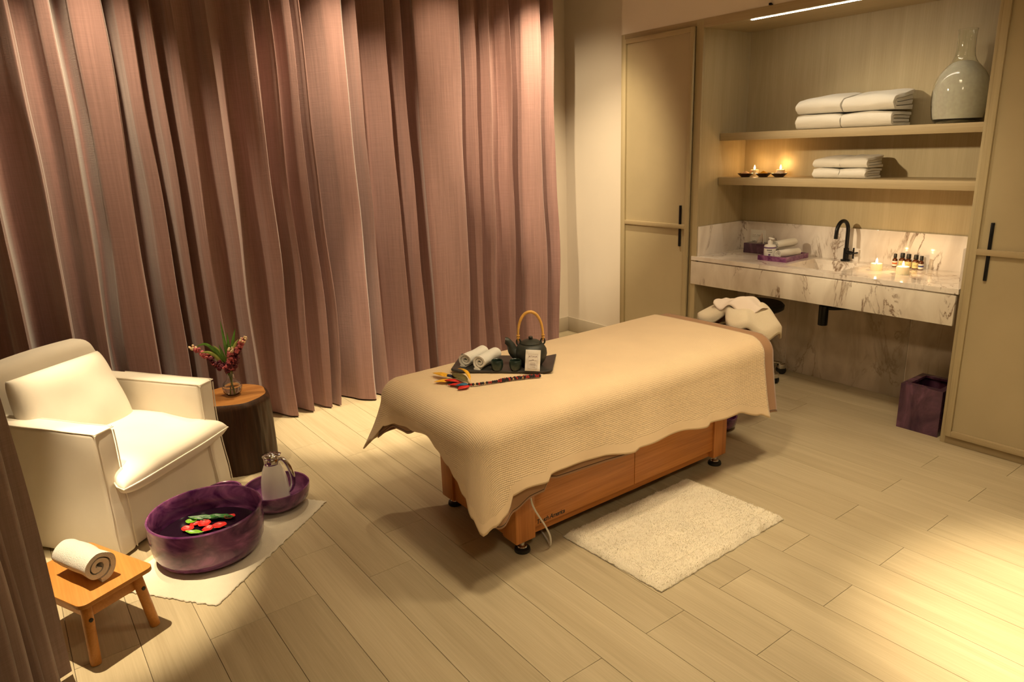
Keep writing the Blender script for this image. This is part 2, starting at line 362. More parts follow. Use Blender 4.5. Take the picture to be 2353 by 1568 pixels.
        o = bpy.data.objects.new(name, me); COL.objects.link(o)
        me.materials.append(MATS[mat] if isinstance(mat, str) else mat)
        if parent is not None: o.parent = parent
        if org is not None: o.location = org
        if solid:
            md = o.modifiers.new('thickness', 'SOLIDIFY'); md.thickness = solid; md.offset = -1
        return o
def tag(o, label, cat, group=None):
    o['label'] = label; o['category'] = cat
    if group: o['group'] = group
    return o
def thing(name, label, cat, loc, rotz=0.0, group=None):
    o = bpy.data.objects.new(name, None); COL.objects.link(o); o.empty_display_size = 0.05
    o.location = loc; o.rotation_euler = (0, 0, rotz); tag(o, label, cat, group)
    ORGM[o.name] = (Matrix.Translation(Vector(loc)) @ Matrix.Rotation(rotz, 4, 'Z')).inverted()
    return o
def struct(o): o['kind'] = 'structure'; return o
def copy_tree(root, loc, rotz, label):
    def cp(o, parent):
        c = o.copy(); COL.objects.link(c); c.parent = parent
        for ch in list(o.children): cp(ch, c)
        return c
    r = cp(root, None); r.location = loc; r.rotation_euler = (0, 0, rotz); r['label'] = label
    ORGM[r.name] = (Matrix.Translation(Vector(loc)) @ Matrix.Rotation(rotz, 4, 'Z')).inverted()
    return r
def TR(x, y, z, rz=0, rx=0, ry=0):
    return Matrix.Translation((x, y, z)) @ Matrix.Rotation(rz, 4, 'Z') @ Matrix.Rotation(ry, 4, 'Y') @ Matrix.Rotation(rx, 4, 'X')
def catmull(pts, k=6):
    out = []; n = len(pts)
    for i in range(n-1):
        p0, p1, p2, p3 = [Vector(pts[max(0, min(n-1, j))]) for j in (i-1, i, i+1, i+2)]
        for q in range(k):
            t = q/k
            out.append(0.5*((2*p1)+(p2-p0)*t+(2*p0-5*p1+4*p2-p3)*t*t+(3*p1-p0-3*p2+p3)*t**3))
    out.append(Vector(pts[-1])); return out
def lerp_knots(k, x):
    if x <= k[0][0]: return k[0][1:]
    for a, b2 in zip(k, k[1:]):
        if x <= b2[0]:
            t = (x-a[0])/(b2[0]-a[0]); t = t*t*(3-2*t)
            return tuple(p+(q-p)*t for p, q in zip(a[1:], b2[1:]))
    return k[-1][1:]
def text_mesh(txt, size, M, name, mat, parent, shear=0.0, extr=0.0006, spacing=1.0, bold=0.0):
    cu = bpy.data.curves.new(name, 'FONT'); cu.body = txt; cu.size = size; cu.shear = shear; cu.extrude = extr; cu.space_character = spacing; cu.offset = bold
    tmp = bpy.data.objects.new('tmp', cu); COL.objects.link(tmp); dg = bpy.context.evaluated_depsgraph_get(); dg.update()
    me = bpy.data.meshes.new_from_object(tmp.evaluated_get(dg)); bpy.data.objects.remove(tmp)
    t = MB(); t.add([M @ v.co for v in me.vertices], [tuple(p.vertices) for p in me.polygons])
    return t.build(name, mat, parent, smooth=False, fixn=False)

# ================================================================== THE ROOM
XW, YB, YF, YN = -4.88, 4.25, 4.117, 4.647           # curtain wall, back wall, joinery front, alcove back
XE, YR = 2.4, -2.1                                   # wall behind the right and behind the camera
NL, NR, NT = -3.30, -1.53, 2.43                      # alcove left, right, top
floor = struct(MB().box(XW, XE, YR, YN+0.02, -0.06, -0.012).build('floor', 'subfloor', org=(0, 0, 0)))
ORGM[floor.name] = Matrix.Identity(4)
PITCH_Y, Y0 = 0.208, 0.372
ENDS = {0: -2.44, 1: -2.45, 2: -2.755, 3: -2.42, 4: -1.47, 5: -1.16, 6: -1.46, 7: -1.147, 8: -1.46, 9: -1.147, 10: -1.452, 11: -1.145, 12: -1.45, 13: -1.143, 14: -1.446, 15: -1.139, 16: -1.446, 17: -2.345, 18: -1.2, 19: -1.5, 20: -1.1}
PM = {}
def plank(x0, x1, y0, y1):
    key = (round(x1-x0, 3), round(y1-y0, 3)); g = 0.0008
    if key not in PM:
        L, Wd = (x1-x0)/2-g, (y1-y0)/2-g; e = 0.0007
        vs = [(-L,-Wd,-.012),(L,-Wd,-.012),(L,Wd,-.012),(-L,Wd,-.012),(-L,-Wd,-e),(L,-Wd,-e),(L,Wd,-e),(-L,Wd,-e),(-L+e,-Wd+e,0),(L-e,-Wd+e,0),(L-e,Wd-e,0),(-L+e,Wd-e,0)]
        fs = [(0,3,2,1),(8,9,10,11)]+[(i,(i+1)%4,(i+1)%4+4,i+4) for i in range(4)]+[(i+4,(i+1)%4+4,(i+1)%4+8,i+8) for i in range(4)]
        me = bpy.data.meshes.new('plank'); me.from_pydata(vs, [], fs); me.materials.append(MATS['oak_floor']); PM[key] = me
    o = bpy.data.objects.new('plank', PM[key]); COL.objects.link(o); o.parent = floor; o.location = ((x0+x1)/2, (y0+y1)/2, 0)
k = math.floor((YR-Y0)/PITCH_Y)
while Y0+k*PITCH_Y < YN:
    ya, yb = max(YR, Y0+k*PITCH_Y), min(YN, Y0+(k+1)*PITCH_Y)
    e = ENDS.get(k, (-1.45 if k % 2 else -1.147)+random.uniform(-.25, .25))
    if yb-ya > 0.01:
        xs = [e]
        while xs[0] > XW: xs.insert(0, max(XW, xs[0]-1.22))
        while xs[-1] < XE: xs.append(min(XE, xs[-1]+1.22))
        for a, c in zip(xs, xs[1:]):
            if c-a > 0.02: plank(a, c, ya, yb)
    k += 1
struct(MB().box(XW, -4.07, YB, YB+0.12, 0, ZC).build('wall_back', 'plaster', org=(-4.475, YB, 0)))
struct(MB().box(-4.07, XE, YF+0.004, YF+0.2, 2.486, ZC).box(-0.75, XE, YF+0.004, YF+0.2, 0, 2.486).build('wall_bulkhead', 'plaster', org=(-2, YF, 2.486)))
struct(MB().box(XW-0.12, XW, YR, YB+0.12, 0, ZC).build('wall_left', 'plaster', org=(XW, 1, 0)))
struct(MB().box(XE, XE+0.12, YR, YB+0.12, 0, ZC).build('wall_right', 'plaster', org=(XE, 1, 0)))
struct(MB().box(XW, XE, YR-0.12, YR, 0, ZC).build('wall_rear', 'plaster', org=(-1, YR, 0)))
struct(MB().box(XW-0.12, XE+0.12, YR-0.12, YN+0.1, ZC, ZC+0.1).build('ceiling', 'ceiling_paint', org=(-1, 1, ZC)))
struct(MB().box(XW+0.014, -4.07, YB-0.014, YB, 0, 0.138).build('baseboard_back', 'baseboard_paint', org=(-4.475, YB, 0), bevel=0.003))
struct(MB().box(XW, XW+0.014, YR, YB, 0, 0.138).build('baseboard_left', 'baseboard_paint', org=(XW, 1, 0), bevel=0.003))

# ------------------------------------------------------------------ tall cabinets
def cabinet(x0, x1, hinge_left, label):
    """fixed frame from x0 to x1; the framed door sits proud of it"""
    t = thing('tall_cabinet', label, 'cabinet', ((x0+x1)/2, YF, 0))
    MB().box(x0, x1-0.021, YF+0.01, YN+0.03, 0.0, 2.44).build('carcass', 'oak_lacquer', t)
    MB().box(x0, x0+0.035, YF, YF+0.02, 0, 2.486).build('frame_stile', 'oak_v', t, 0.001)
    MB().box(x1-0.06, x1, YF, YF+0.02, 0, 2.486).build('frame_stile', 'oak_v', t, 0.001)
    MB().box(x0+0.035, x1-0.06, YF, YF+0.02, 2.447, 2.486).build('top_rail', 'oak_x', t, 0.001)
    MB().box(x0+0.035, x1-0.06, YF, YF+0.02, 0.0, 0.05).build('plinth', 'oak_x', t, 0.001)
    return t
def door(t, a, c, hx):
    z0, z1, f = 0.052, 2.445, 0.032; d0, d1 = YF-0.026, YF-0.002
    d = MB().box(a, c, YF-0.008, YF-0.001, z0, z1).build('door', 'oak_lacquer', t)
    MB().box(a, a+f, d0, d1, z0, z1).build('stile', 'oak_v', d, 0.0015)
    MB().box(c-f, c, d0, d1, z0, z1).build('stile', 'oak_v', d, 0.0015)
    MB().box(a+f, c-f, d0, d1, z1-f, z1).build('rail', 'oak_x', d, 0.0015)
    MB().box(a+f, c-f, d0, d1, z0, z0+f).build('rail', 'oak_x', d, 0.0015)
    MB().box(a+f, c-f, d0, d1, 1.075, 1.106).build('rail', 'oak_x', d, 0.0015)
    hnd = MB().box(hx-0.008, hx+0.008, YF-0.02, YF-0.008, 0.943, 1.243).build('handle', 'black_metal', d, 0.002)
    hnd['label'] = 'slim black bar handle'
t = cabinet(-4.07, NL, True, 'tall pale oak cabinet with framed door left of the marble sink'); door(t, -4.033, -3.362, -3.444)
t = thing('tall_cabinet', 'tall pale oak cabinet with framed door cut off by the right picture edge', 'cabinet', (-1.1, YF, 0))
MB().box(NR+0.021, -0.75, YF+0.01, YN+0.03, 0, 2.44).build('carcass', 'oak_lacquer', t)
MB().box(NR, -1.505, YF, YF+0.02, 0, 2.486).build('frame_stile', 'oak_v', t, 0.001)
MB().box(-0.785, -0.75, YF, YF+0.02, 0, 2.486).build('frame_stile', 'oak_v', t, 0.001)
MB().box(-1.505, -0.785, YF, YF+0.02, 2.447, 2.486).build('top_rail', 'oak_x', t, 0.001)
MB().box(-1.505, -0.785, YF, YF+0.02, 0, 0.05).build('plinth', 'oak_x', t, 0.001)
door(t, -1.503, -0.80, -1.418)

# ------------------------------------------------------------------ alcove
t = struct(thing('wall_alcove', 'pale oak veneer lined alcove around the shelves and sink', 'alcove', (-2.415, YN, 0)))
MB().box(NL, NR, YN, YN+0.03, 0.86, 2.44).build('back_panel', 'oak_v', t)
MB().box(NL-0.02, NL, YF+0.02, YN, 0.0, 2.44).build('side_panel', 'oak_v', t)
MB().box(NR, NR+0.02, YF+0.02, YN, 0.0, 2.44).build('side_panel', 'oak_v', t)
MB().box(NL, NR, YF+0.02, YN, NT, NT+0.02).build('top_panel', 'oak_x', t)
MB().box(NL, NR, YF, YF+0.02, NT, 2.486).build('lintel', 'oak_x', t, 0.001)
t = struct(thing('wall_under_counter', 'veined stone wall tiles under the sink counter', 'wall tiles', (-2.415, YN, 0)))
for a, c in ((NL, -2.849), (-2.846, -1.985), (-1.982, NR)):
    MB().box(a+0.001, c-0.001, YN-0.008, YN+0.02, 0.002, 0.86).build('tile', 'marble_tile_shaded', t, 0.001)
MB().box(NL, NR, YN-0.004, YN+0.02, 0, 0.86).build('grout', 'plaster', t)
led = tag(MB().box(-2.955, -1.80, 4.150, 4.164, NT-0.003, NT+0.001).build('led_strip', 'led', org=(-2.38, 4.157, NT)), 'thin white glowing light strip in the alcove ceiling', 'light')
tag(MB().box(-2.802, -2.788, YF-0.012, YF+0.004, 2.486, 2.498).tube([(-2.79, YF-0.006, 2.492), (-2.772, YF-0.014, 2.486)], 0.003, 6).build('ledge_clip', 'black_metal', org=(-2.79, YF, 2.486)), 'tiny black clip on the ledge above the alcove', 'clip')
def shelf(z0, z1, label):
    return tag(MB().box(NL+0.004, NR-0.004, 4.335, YN, z0, z1).build('oak_shelf', 'oak_x', org=(-2.415, 4.49, z0), bevel=0.0015), label, 'shelf')
shelf(1.690, 1.742, 'upper thick oak shelf carrying the large towels and glass jar')
shelf(1.382, 1.434, 'lower thick oak shelf carrying candles, spice bowls and small towels')

# ------------------------------------------------------------------ marble counter with basin
CZ = 0.88; HX0, HX1, HY0, HY1 = -2.63, -2.26, 4.195, 4.555
t = thing('vanity_counter', 'white veined marble sink counter with deep apron', 'sink counter', (-2.43, 4.38, 0.675))
c = MB()
c.box(-3.335, HX0, 4.108, YN-0.015, 0.852, CZ).box(HX1, -1.535, 4.108, YN-0.015, 0.852, CZ)
c.box(HX0, HX1, 4.108, HY0, 0.852, CZ).box(HX0, HX1, HY1, YN-0.015, 0.852, CZ)
c.build('countertop', 'marble', t)
MB().box(-3.335, -1.545, 4.108, 4.135, 0.675, 0.843).build('apron', 'marble_apron', t, 0.002)
MB().box(-3.28, -1.56, 4.124, 4.14, 0.84, 0.855).build('shadow_gap', 'marble_apron', t)
MB().box(NL+0.002, NR-0.002, YN-0.016, YN-0.001, CZ, 1.096).build('backsplash', 'marble', t, 0.001)
MB().box(NL+0.001, NL+0.016, YF+0.01, YN-0.016, CZ, 1.096).build('side_splash', 'marble', t, 0.001)
MB().box(NR-0.016, NR-0.001, YF+0.01, YN-0.016, CZ, 1.096).build('side_splash', 'marble', t, 0.001)
b1 = MB(); i = 0.03; zb = 0.775
b1.add([(HX0,HY0,.852),(HX1,HY0,.852),(HX1,HY1,.852),(HX0,HY1,.852),(HX0+i,HY0+i,zb),(HX1-i,HY0+i,zb),(HX1-i,HY1-i,zb),(HX0+i,HY1-i,zb)],
       [(0,1,5,4),(1,2,6,5),(2,3,7,6),(3,0,4,7),(4,5,6,7)])
bas = b1.build('basin', 'marble', t, fixn=False); 
MB().lathe([(0.0, 0), (0.022, 0), (0.022, 0.003), (0.0, 0.004)], (-2.445, 4.375, zb), 20, False, False).build('drain', 'black_metal', bas)

# faucet
fx, fy = -2.433, 4.602
t = thing('sink_faucet', 'black gooseneck faucet with cross handle', 'faucet', (fx, fy, CZ))
MB().lathe([(0.030, 0), (0.030, 0.010), (0.017, 0.012)], (fx, fy, CZ), 24).build('base', 'black_metal', t)
MB().lathe([(0.017, 0.01), (0.017, 0.085), (0.0125, 0.088)], (fx, fy, CZ), 20).build('body', 'black_metal', t)
pth = [Vector((fx, fy, CZ+0.085)), Vector((fx, fy, CZ+0.19))]
for q in range(0, 15):
    a = PI*q/14*1.02; pth.append(Vector((fx-0.004*q/14, fy-0.068+0.068*math.cos(a), CZ+0.205+0.068*math.sin(a))))
pth.append(pth[-1]+Vector((0, -0.004, -0.04)))
MB().tube(pth, 0.0125, 14).build('spout', 'black_metal', t)
vdir = Vector((0.97, -0.25, 0)).normalized(); c0 = Vector((fx, fy, CZ+0.058))
MB().tube([c0, c0+vdir*0.042], 0.0125, 14).tube([c0+vdir*0.042, c0+vdir*0.058], 0.009, 12).build('valve', 'black_metal', t)
hc = c0+vdir*0.060; sd = Vector((0, 0, 1)); s2 = vdir.cross(sd).normalized()
MB().tube([hc-sd*0.036, hc+sd*0.036], 0.0055, 10).tube([hc-s2*0.036, hc+s2*0.036], 0.0055, 10).build('cross_handle', 'black_metal', t)
# bottle trap
t = thing('bottle_trap', 'black bottle trap pipe hanging under the sink counter', 'drain pipe', (-2.443, 4.40, 0.46))
MB().lathe([(0.029, 0.467), (0.031, 0.47), (0.031, 0.60), (0.020, 0.603), (0.020, 0.774)], (-2.443, 4.40, 0), 24).build('bottle', 'black_metal', t)
MB().tube([(-2.443, 4.40, 0.585), (-2.39, 4.44, 0.585), (-2.30, 4.56, 0.585), (-2.27, 4.638, 0.585)], 0.015, 12).build('arm', 'black_metal', t)
MB().lathe([(0.032, 0), (0.032, 0.012), (0.02, 0.016)], (0, 0, 0), 20, M=TR(-2.27, 4.638, 0.585) @ Matrix.Rotation(PI/2, 4, 'X')).build('wall_flange', 'black_metal', t)

# ------------------------------------------------------------------ counter objects
t = thing('power_outlet', 'white square outlet plate on the marble backsplash', 'outlet', (-3.135, YN-0.016, 0.985))
MB().box(-3.199, -3.072, YN-0.024, YN-0.0155, 0.928, 1.037).build('plate', 'white_plastic', t, 0.002)
for sx, sz in ((-3.163, 1.000), (-3.122, 1.000), (-3.163, 0.955), (-3.122, 0.955)):
    so = MB().rbox(sx-0.019, sx+0.019, YN-0.027, YN-0.022, sz-0.012, sz+0.012, 0.002, 1, 2).build('socket', 'white_plastic', t)
    hh = MB()
    for dx in (-0.009, 0, 0.009): hh.tube([(sx+dx, YN-0.0275, sz-(0.003 if dx == 0 else 0)), (sx+dx, YN-0.0262, sz-(0.003 if dx == 0 else 0))], 0.0022, 8)
    hh.build('holes', 'dark_hole', so)
t = thing('tissue_box', 'dark purple resin tissue box in the counter corner', 'tissue box', (-3.07, 4.555, CZ))
MB().box(-3.165, -2.965, 4.497, 4.612, CZ, CZ+0.072).build('box', 'resin_dark', t, 0.003)
def tis(u, v):
    a = u*2-1; h = max(0, 1-abs(a)**1.3)
    return Vector((-3.068+a*0.042*(1-0.6*v)+0.018*v*v, 4.553+(0.018*math.sin(a*5)+0.01)*(1-v)*1.2, CZ+0.070+v*0.082*(0.25+0.75*h)))
MB().grid(tis, 14, 8).build('tissue', 'face_cover', t, solid=0.0015)
# tray, turned so that its short side meets the sink
TRM = Matrix(((0.999, -0.053, 0, 0), (0.053, 0.999, 0, 0), (0, 0, 1, 0), (0, 0, 0, 1)))
t = thing('resin_tray', 'low purple resin tray with raised rim by the sink', 'tray', (-2.785, 4.42, CZ))
MX = TR(-2.785, 4.42, CZ, 0.045)
q = MB(); q.obox(MX, -0.107, 0.107, -0.146, 0.146, 0, 0.010)
q.obox(MX, -0.107, 0.107, -0.146, -0.134, 0.010, 0.034).obox(MX, -0.107, 0.107, 0.134, 0.146, 0.010, 0.034)
q.obox(MX, -0.107, -0.095, -0.134, 0.134, 0.010, 0.034).obox(MX, 0.095, 0.107, -0.134, 0.134, 0.010, 0.034)
q.build('tray_body', 'resin_tray', t, 0.0)
sx, sy, sz = -2.842, 4.345, CZ+0.0105
t = thing('lotion_bottle', 'white pump bottle with purple band label standing in the purple tray', 'pump bottle', (sx, sy, sz))
MB().lathe([(0.036, 0), (0.040, 0.004), (0.040, 0.082), (0.036, 0.089), (0.017, 0.094), (0.016, 0.098)], (sx, sy, sz), 32).build('bottle', 'white_plastic', t)
MB().lathe([(0.0405, 0.068), (0.0405, 0.078)], (sx, sy, sz), 32, False, False).build('band', 'label_purple', t)
MB().lathe([(0.0165, 0.094), (0.0165, 0.118), (0.013, 0.120), (0.006, 0.121), (0.006, 0.134)], (sx, sy, sz), 20).build('collar', 'white_plastic', t)
MB().rbox(-0.014, 0.032, -0.008, 0.008, 0.132, 0.142, 0.004, 2, 3, fn=lambda p: Vector((sx+p.x*0.95+p.y*0.3, sy+p.y*0.95-p.x*0.3, sz+p.z-max(0, p.x)*0.12))).build('pump_head', 'white_plastic', t)
va = math.atan2(-sy, -sx)                                               # print faces the room
def print_on(cyl_r, du, dz, wu, wz):
    b2 = MB()
    def g(u, v):
        a = va+(du+(u-0.5)*wu)/cyl_r; return Vector((sx+cyl_r*math.cos(a), sy+cyl_r*math.sin(a), sz+dz+(v-0.5)*wz))
    b2.grid(g, 6, 2); return b2
for du, dz, wu, wz in ((-0.004, 0.058, 0.036, 0.005), (-0.002, 0.046, 0.040, 0.0016), (0.002, 0.042, 0.024, 0.0014), (-0.002, 0.010, 0.024, 0.003)):
    print_on(0.0407, du, dz, wu, wz).build('print_line', 'ink', t)
g = print_on(0.0407, -0.002, 0.026, 0.014, 0.011); g.build('emblem', 'label_purple', t)

def rolled_towel(name, label, cat, loc, rz, R, L, turns=2.6, squash=0.92, group=None, mat='terry', tail=True, seed=0, tilt=0.0):
    """loc = point under the middle of the roll; local x is the roll axis"""
    t = thing(name, label, cat, loc, rz, group)
    th = R/(turns+0.85); path = []
    n = 72
    for i in range(n+1):
        q = i/n; a = -PI/2+(1-q)*turns*2*PI; r = th*0.36+(R-th*0.5-th*0.36)*q
        path.append((r*math.cos(a), r*math.sin(a)))
    if tail: path += [(0.25*R, -R+th*0.5), (0.75*R, -R+th*0.45)]
    rnd = noise
    def fn(p):
        d = rnd.noise(Vector((p.x*18+seed, p.y*22, p.z*22)))*0.10*th
        e = 1+0.03*math.sin(p.x*40+seed)
        return Vector((p.x*(0.91+0.09*min(1, math.hypot(p.y, p.z)/R))+rnd.noise(Vector((seed, p.y*16, p.z*16)))*0.008, p.y*e+d, p.z*squash*e+d+R*squash))
    MB().strip(path, L/2, th*0.74, Matrix.Rotation(tilt, 4, 'Y'), 12, fn).build('roll', mat, t, world=False, ang=60)
    return t
rolled_towel('rolled_towel', 'white rolled hand towel on top of the pair in the purple tray', 'towel', (-2.790, 4.452, CZ+0.070), 1.28, 0.037, 0.17, seed=1, tail=False, tilt=-0.06)
rolled_towel('rolled_towel', 'white rolled hand towel at the front rim of the purple tray', 'towel', (-2.738, 4.405, CZ+0.0105), 1.36, 0.038, 0.19, seed=2, tail=False)

def candle(name, label, loc, R=0.034, H=0.042):
    t = thing(name, label, 'candle', loc)
    MB().lathe([(R*0.96, 0), (R, 0.004), (R, H-0.003), (R*0.93, H), (R*0.55, H-0.004), (0.002, H-0.005)], loc, 28, True, True).build('wax', 'wax', t)
    MB().tube([Vector(loc)+Vector((0, 0, H-0.006)), Vector(loc)+Vector((0.001, 0, H+0.006))], 0.0012, 6).build('wick', 'ink', t)
    MB().lathe([(0.0005, 0), (0.005, 0.006), (0.0062, 0.012), (0.0045, 0.022), (0.0005, 0.033)], Vector(loc)+Vector((0, 0, H)), 14).build('flame', 'flame', t)
    l = bpy.data.lights.new('flame_light', 'POINT'); o = bpy.data.objects.new('flame_light', l); COL.objects.link(o)
    l.energy = 0.55; l.color = (1, 0.55, 0.2); l.shadow_soft_size = 0.008; o.location = Vector(loc)+Vector((0, 0, H+0.045))
candle('tealight_candle', 'lit cream candle on the counter right of the sink basin', (-2.122, 4.395, CZ))
candle('tealight_candle', 'lit cream candle on the counter in front of the small brown bottles', (-1.950, 4.368, CZ), 0.036, 0.045)

def oil_bottle(loc, R, H, label_mats, lab):
    t = thing('oil_bottle', lab, 'bottle', loc, 0, 'small oil bottles on the counter')
    h1 = H*0.62
    MB().lathe([(R*0.92, 0), (R, 0.003), (R, h1*0.86), (R*0.86, h1*0.97), (R*0.5, h1*1.07), (R*0.5, h1*1.12)], loc, 24).build('glass_body', 'amber', t)
    MB().lathe([(R*0.66, h1*1.10), (R*0.68, h1*1.12), (R*0.66, H-0.002), (R*0.6, H)], loc, 20).build('cap', 'cap_black', t)
    z = 0.006
    for mt, dz in label_mats:
        MB().lathe([(R*1.012, z), (R*1.012, z+dz)], loc, 24, False, False).build('label_band', mt, t); z += dz
    a0 = math.atan2(-loc[1], -loc[0]); ln = MB()
    for zz, wd in ((0.5, 1.1),):
        ln.grid(lambda u, v: Vector((loc[0]+R*1.02*math.cos(a0+(u-0.5)*wd), loc[1]+R*1.02*math.sin(a0+(u-0.5)*wd), loc[2]+h1*zz*0.8+v*0.002)), 5, 1)
    ln.build('print', 'ink', t)
CR = [('label_cream', 0.036)]
oil_bottle((-2.100, 4.583, CZ), 0.0145, 0.083, [('label_white', 0.008), ('label_white', 0.004), ('label_orange', 0.010), ('label_white', 0.009)], 'small brown bottle with orange striped label, leftmost in the row')
oil_bottle((-2.060, 4.592, CZ), 0.0190, 0.090, CR, 'brown bottle with cream label right behind the candle flame')
oil_bottle((-2.019, 4.585, CZ), 0.0190, 0.088, CR, 'brown bottle with cream label, middle of the five on the counter')
oil_bottle((-1.974, 4.583, CZ), 0.0190, 0.088, CR, 'brown bottle with cream label beside the blue labelled bottle')
oil_bottle((-1.936, 4.570, CZ), 0.0150, 0.086, [('label_white', 0.012), ('label_blue', 0.010), ('label_white', 0.009)], 'small brown bottle with blue striped label, rightmost in the row')

# ------------------------------------------------------------------ shelf objects
SZ1, SZ2 = 1.742, 1.434
candle('tealight_candle', 'lit candle on the shelf between the pink salt and yellow powder bowls', (-3.140, 4.545, SZ2), 0.030, 0.045)
candle('tealight_candle', 'lit candle on the shelf behind the white salt bowl', (-2.955, 4.585, SZ2), 0.030, 0.045)
def spice(loc, mat, label):
    t = thing('spice_bowl', label, 'bowl', loc, 0, 'spice bowls on the lower shelf')
    MB().lathe([(0.026, 0), (0.030, 0.002), (0.056, 0.026), (0.052, 0.027), (0.030, 0.008), (0.001, 0.006)], loc, 28, True, True).build('bowl', 'bowl_brown', t)
    MB().lathe([(0.047, 0.0225), (0.030, 0.026), (0.014, 0.036), (0.002, 0.042)], loc, 20, True, True).build('powder', mat, t)
spice((-3.130, 4.425, SZ2), 'salt_pink', 'dark bowl of pink salt, leftmost on the lower shelf')
spice((-3.005, 4.455, SZ2), 'turmeric', 'dark bowl of yellow powder on the lower shelf')
spice((-2.890, 4.470, SZ2), 'salt_white', 'dark bowl of white salt nearest the small folded towels')
def folded_towel(label, loc, w, d, h, seed, lean=0.0, group=None):
    """rounded fold to the front, four layers, cut ends to the sides"""
    t = thing('folded_towel', label, 'towel', loc, 0, group); b2 = MB()
    th = h/4.0
    def U(yf, yb, zlo, zhi, tt):
        r = (zhi-zlo)/2; zc = (zhi+zlo)/2
        p = [(yb, zlo)]+[(yb+(yf+r-yb)*q/6, zlo) for q in range(1, 7)]
        p += [(yf+r-r*math.sin(PI*q/10), zc-r*math.cos(PI*q/10)) for q in range(1, 10)]
        p += [(yf+r+(yb-yf-r)*q/6, zhi) for q in range(0, 7)]
        return p
    def fn(p):
        u = p.x/(w/2); nz = noise.noise(Vector((p.x*9+seed, p.y*9, p.z*14+seed)))
        side = abs(u)**4
        y = p.y+0.006*noise.noise(Vector((p.x*7, seed, p.z*20)))
        z = p.z*(1-0.10*side)+nz*0.006*(p.z/h)+lean*p.y*(p.z/h)
        return Vector((p.x+0.008*noise.noise(Vector((seed*3, p.y*13, p.z*38)))*side, y, max(0.0006, z)))
    b2.strip(U(-d/2+th*0.5, d/2, th*0.5, h-th*0.5, th), w/2, th*0.84, Matrix.Identity(4), 14, fn)
    b2.strip(U(-d/2+th*1.7, d/2-0.006, th*1.5, h-th*1.5, th), w/2-0.004, th*0.80, Matrix.Identity(4), 14, fn)
    b2.build('folds', 'terry', t, world=False, ang=70); return t
G1, G2 = 'large folded towels on the upper shelf', 'small folded towels on the lower shelf'
YC1 = 4.468
folded_towel('lower left white towel of the large stack on the upper shelf', (-2.567, YC1, SZ1), 0.300, 0.25, 0.094, 1, 0, G1)
folded_towel('lower right white towel of the large stack on the upper shelf', (-2.258, YC1, SZ1), 0.305, 0.25, 0.092, 2, 0, G1)
folded_towel('upper left white towel of the large stack on the upper shelf', (-2.570, YC1, SZ1+0.093), 0.300, 0.25, 0.110, 3, 0.14, G1)
folded_towel('upper right white towel of the large stack, nearest the glass jar', (-2.255, YC1, SZ1+0.092), 0.308, 0.25, 0.108, 4, 0.16, G1)
YC2 = 4.475
folded_towel('lower left white towel of the small stack on the lower shelf', (-2.500, YC2, SZ2), 0.178, 0.20, 0.066, 5, 0, G2)
folded_towel('lower right white towel of the small stack on the lower shelf', (-2.324, YC2, SZ2), 0.168, 0.20, 0.065, 6, 0, G2)
folded_towel('upper left white towel of the small stack on the lower shelf', (-2.500, YC2, SZ2+0.066), 0.180, 0.20, 0.068, 7, 0.08, G2)
folded_towel('upper right white towel of the small stack on the lower shelf', (-2.323, YC2, SZ2+0.065), 0.172, 0.20, 0.068, 8, 0.1, G2)
# big glass jar filled with white sand
vx, vy = -1.800, 4.475
t = thing('glass_jar', 'large green tinted glass bottle full of white sand on the upper shelf', 'jar', (vx, vy, SZ1))
PR = [(0.085, 0.0), (0.112, 0.006), (0.126, 0.025), (0.134, 0.07), (0.139, 0.13), (0.138, 0.18), (0.130, 0.225), (0.113, 0.262), (0.088, 0.295), (0.064, 0.322), (0.051, 0.350), (0.0455, 0.385), (0.0445, 0.43), (0.0455, 0.47), (0.0485, 0.490)]
ip = [(max(0.002, r-0.004), z) for r, z in reversed(PR[1:])]; ip[-1] = (0.10, 0.010); ip.append((0.002, 0.010))
pr = [tuple(p) for p in catmull([(r, z, 0) for r, z in PR], 3)]; 
DENT = lambda p: p
MB().lathe([(0.002, 0)]+[(r, z) for r, z, _ in pr]+ip, (vx, vy, SZ1), 48, False, False).build('glass_shell', 'vase_glass', t)
MB().lathe([(0.002, 0.011), (0.10, 0.0115)]+[(r-0.0055, z) for r, z in PR[2:9]]+[(0.055, 0.318), (0.03, 0.328), (0.002, 0.33)], (vx, vy, SZ1), 48, False, False).build('sand', 'sand', t)

# ------------------------------------------------------------------ on the floor by the counter
bx0, bx1, by0, by1, bh = -1.790, -1.56, 4.155, 4.43, 0.262
t = thing('waste_bin', 'dark purple resin waste bin with square opening', 'waste bin', ((bx0+bx1)/2, (by0+by1)/2, 0))
wt = 0.012
MB().box(bx0, bx1, by0, by0+wt, 0, bh).box(bx0, bx1, by1-wt, by1, 0, bh).box(bx0, bx0+wt, by0+wt, by1-wt, 0, bh).box(bx1-wt, bx1, by0+wt, by1-wt, 0, bh).box(bx0+wt, bx1-wt, by0+wt, by1-wt, 0.0, 0.01).build('walls', 'resin_dark', t)
lid = MB(); o_ = 0.035
for a in ((bx0, bx1, by0, by0+o_+0.012), (bx0, bx1, by1-o_, by1), (bx0, bx0+o_, by0+o_+0.012, by1-o_), (bx1-o_, bx1, by0+o_+0.012, by1-o_)): lid.box(*a, bh, bh+0.014)
lid.build('lid', 'resin_dark', t)
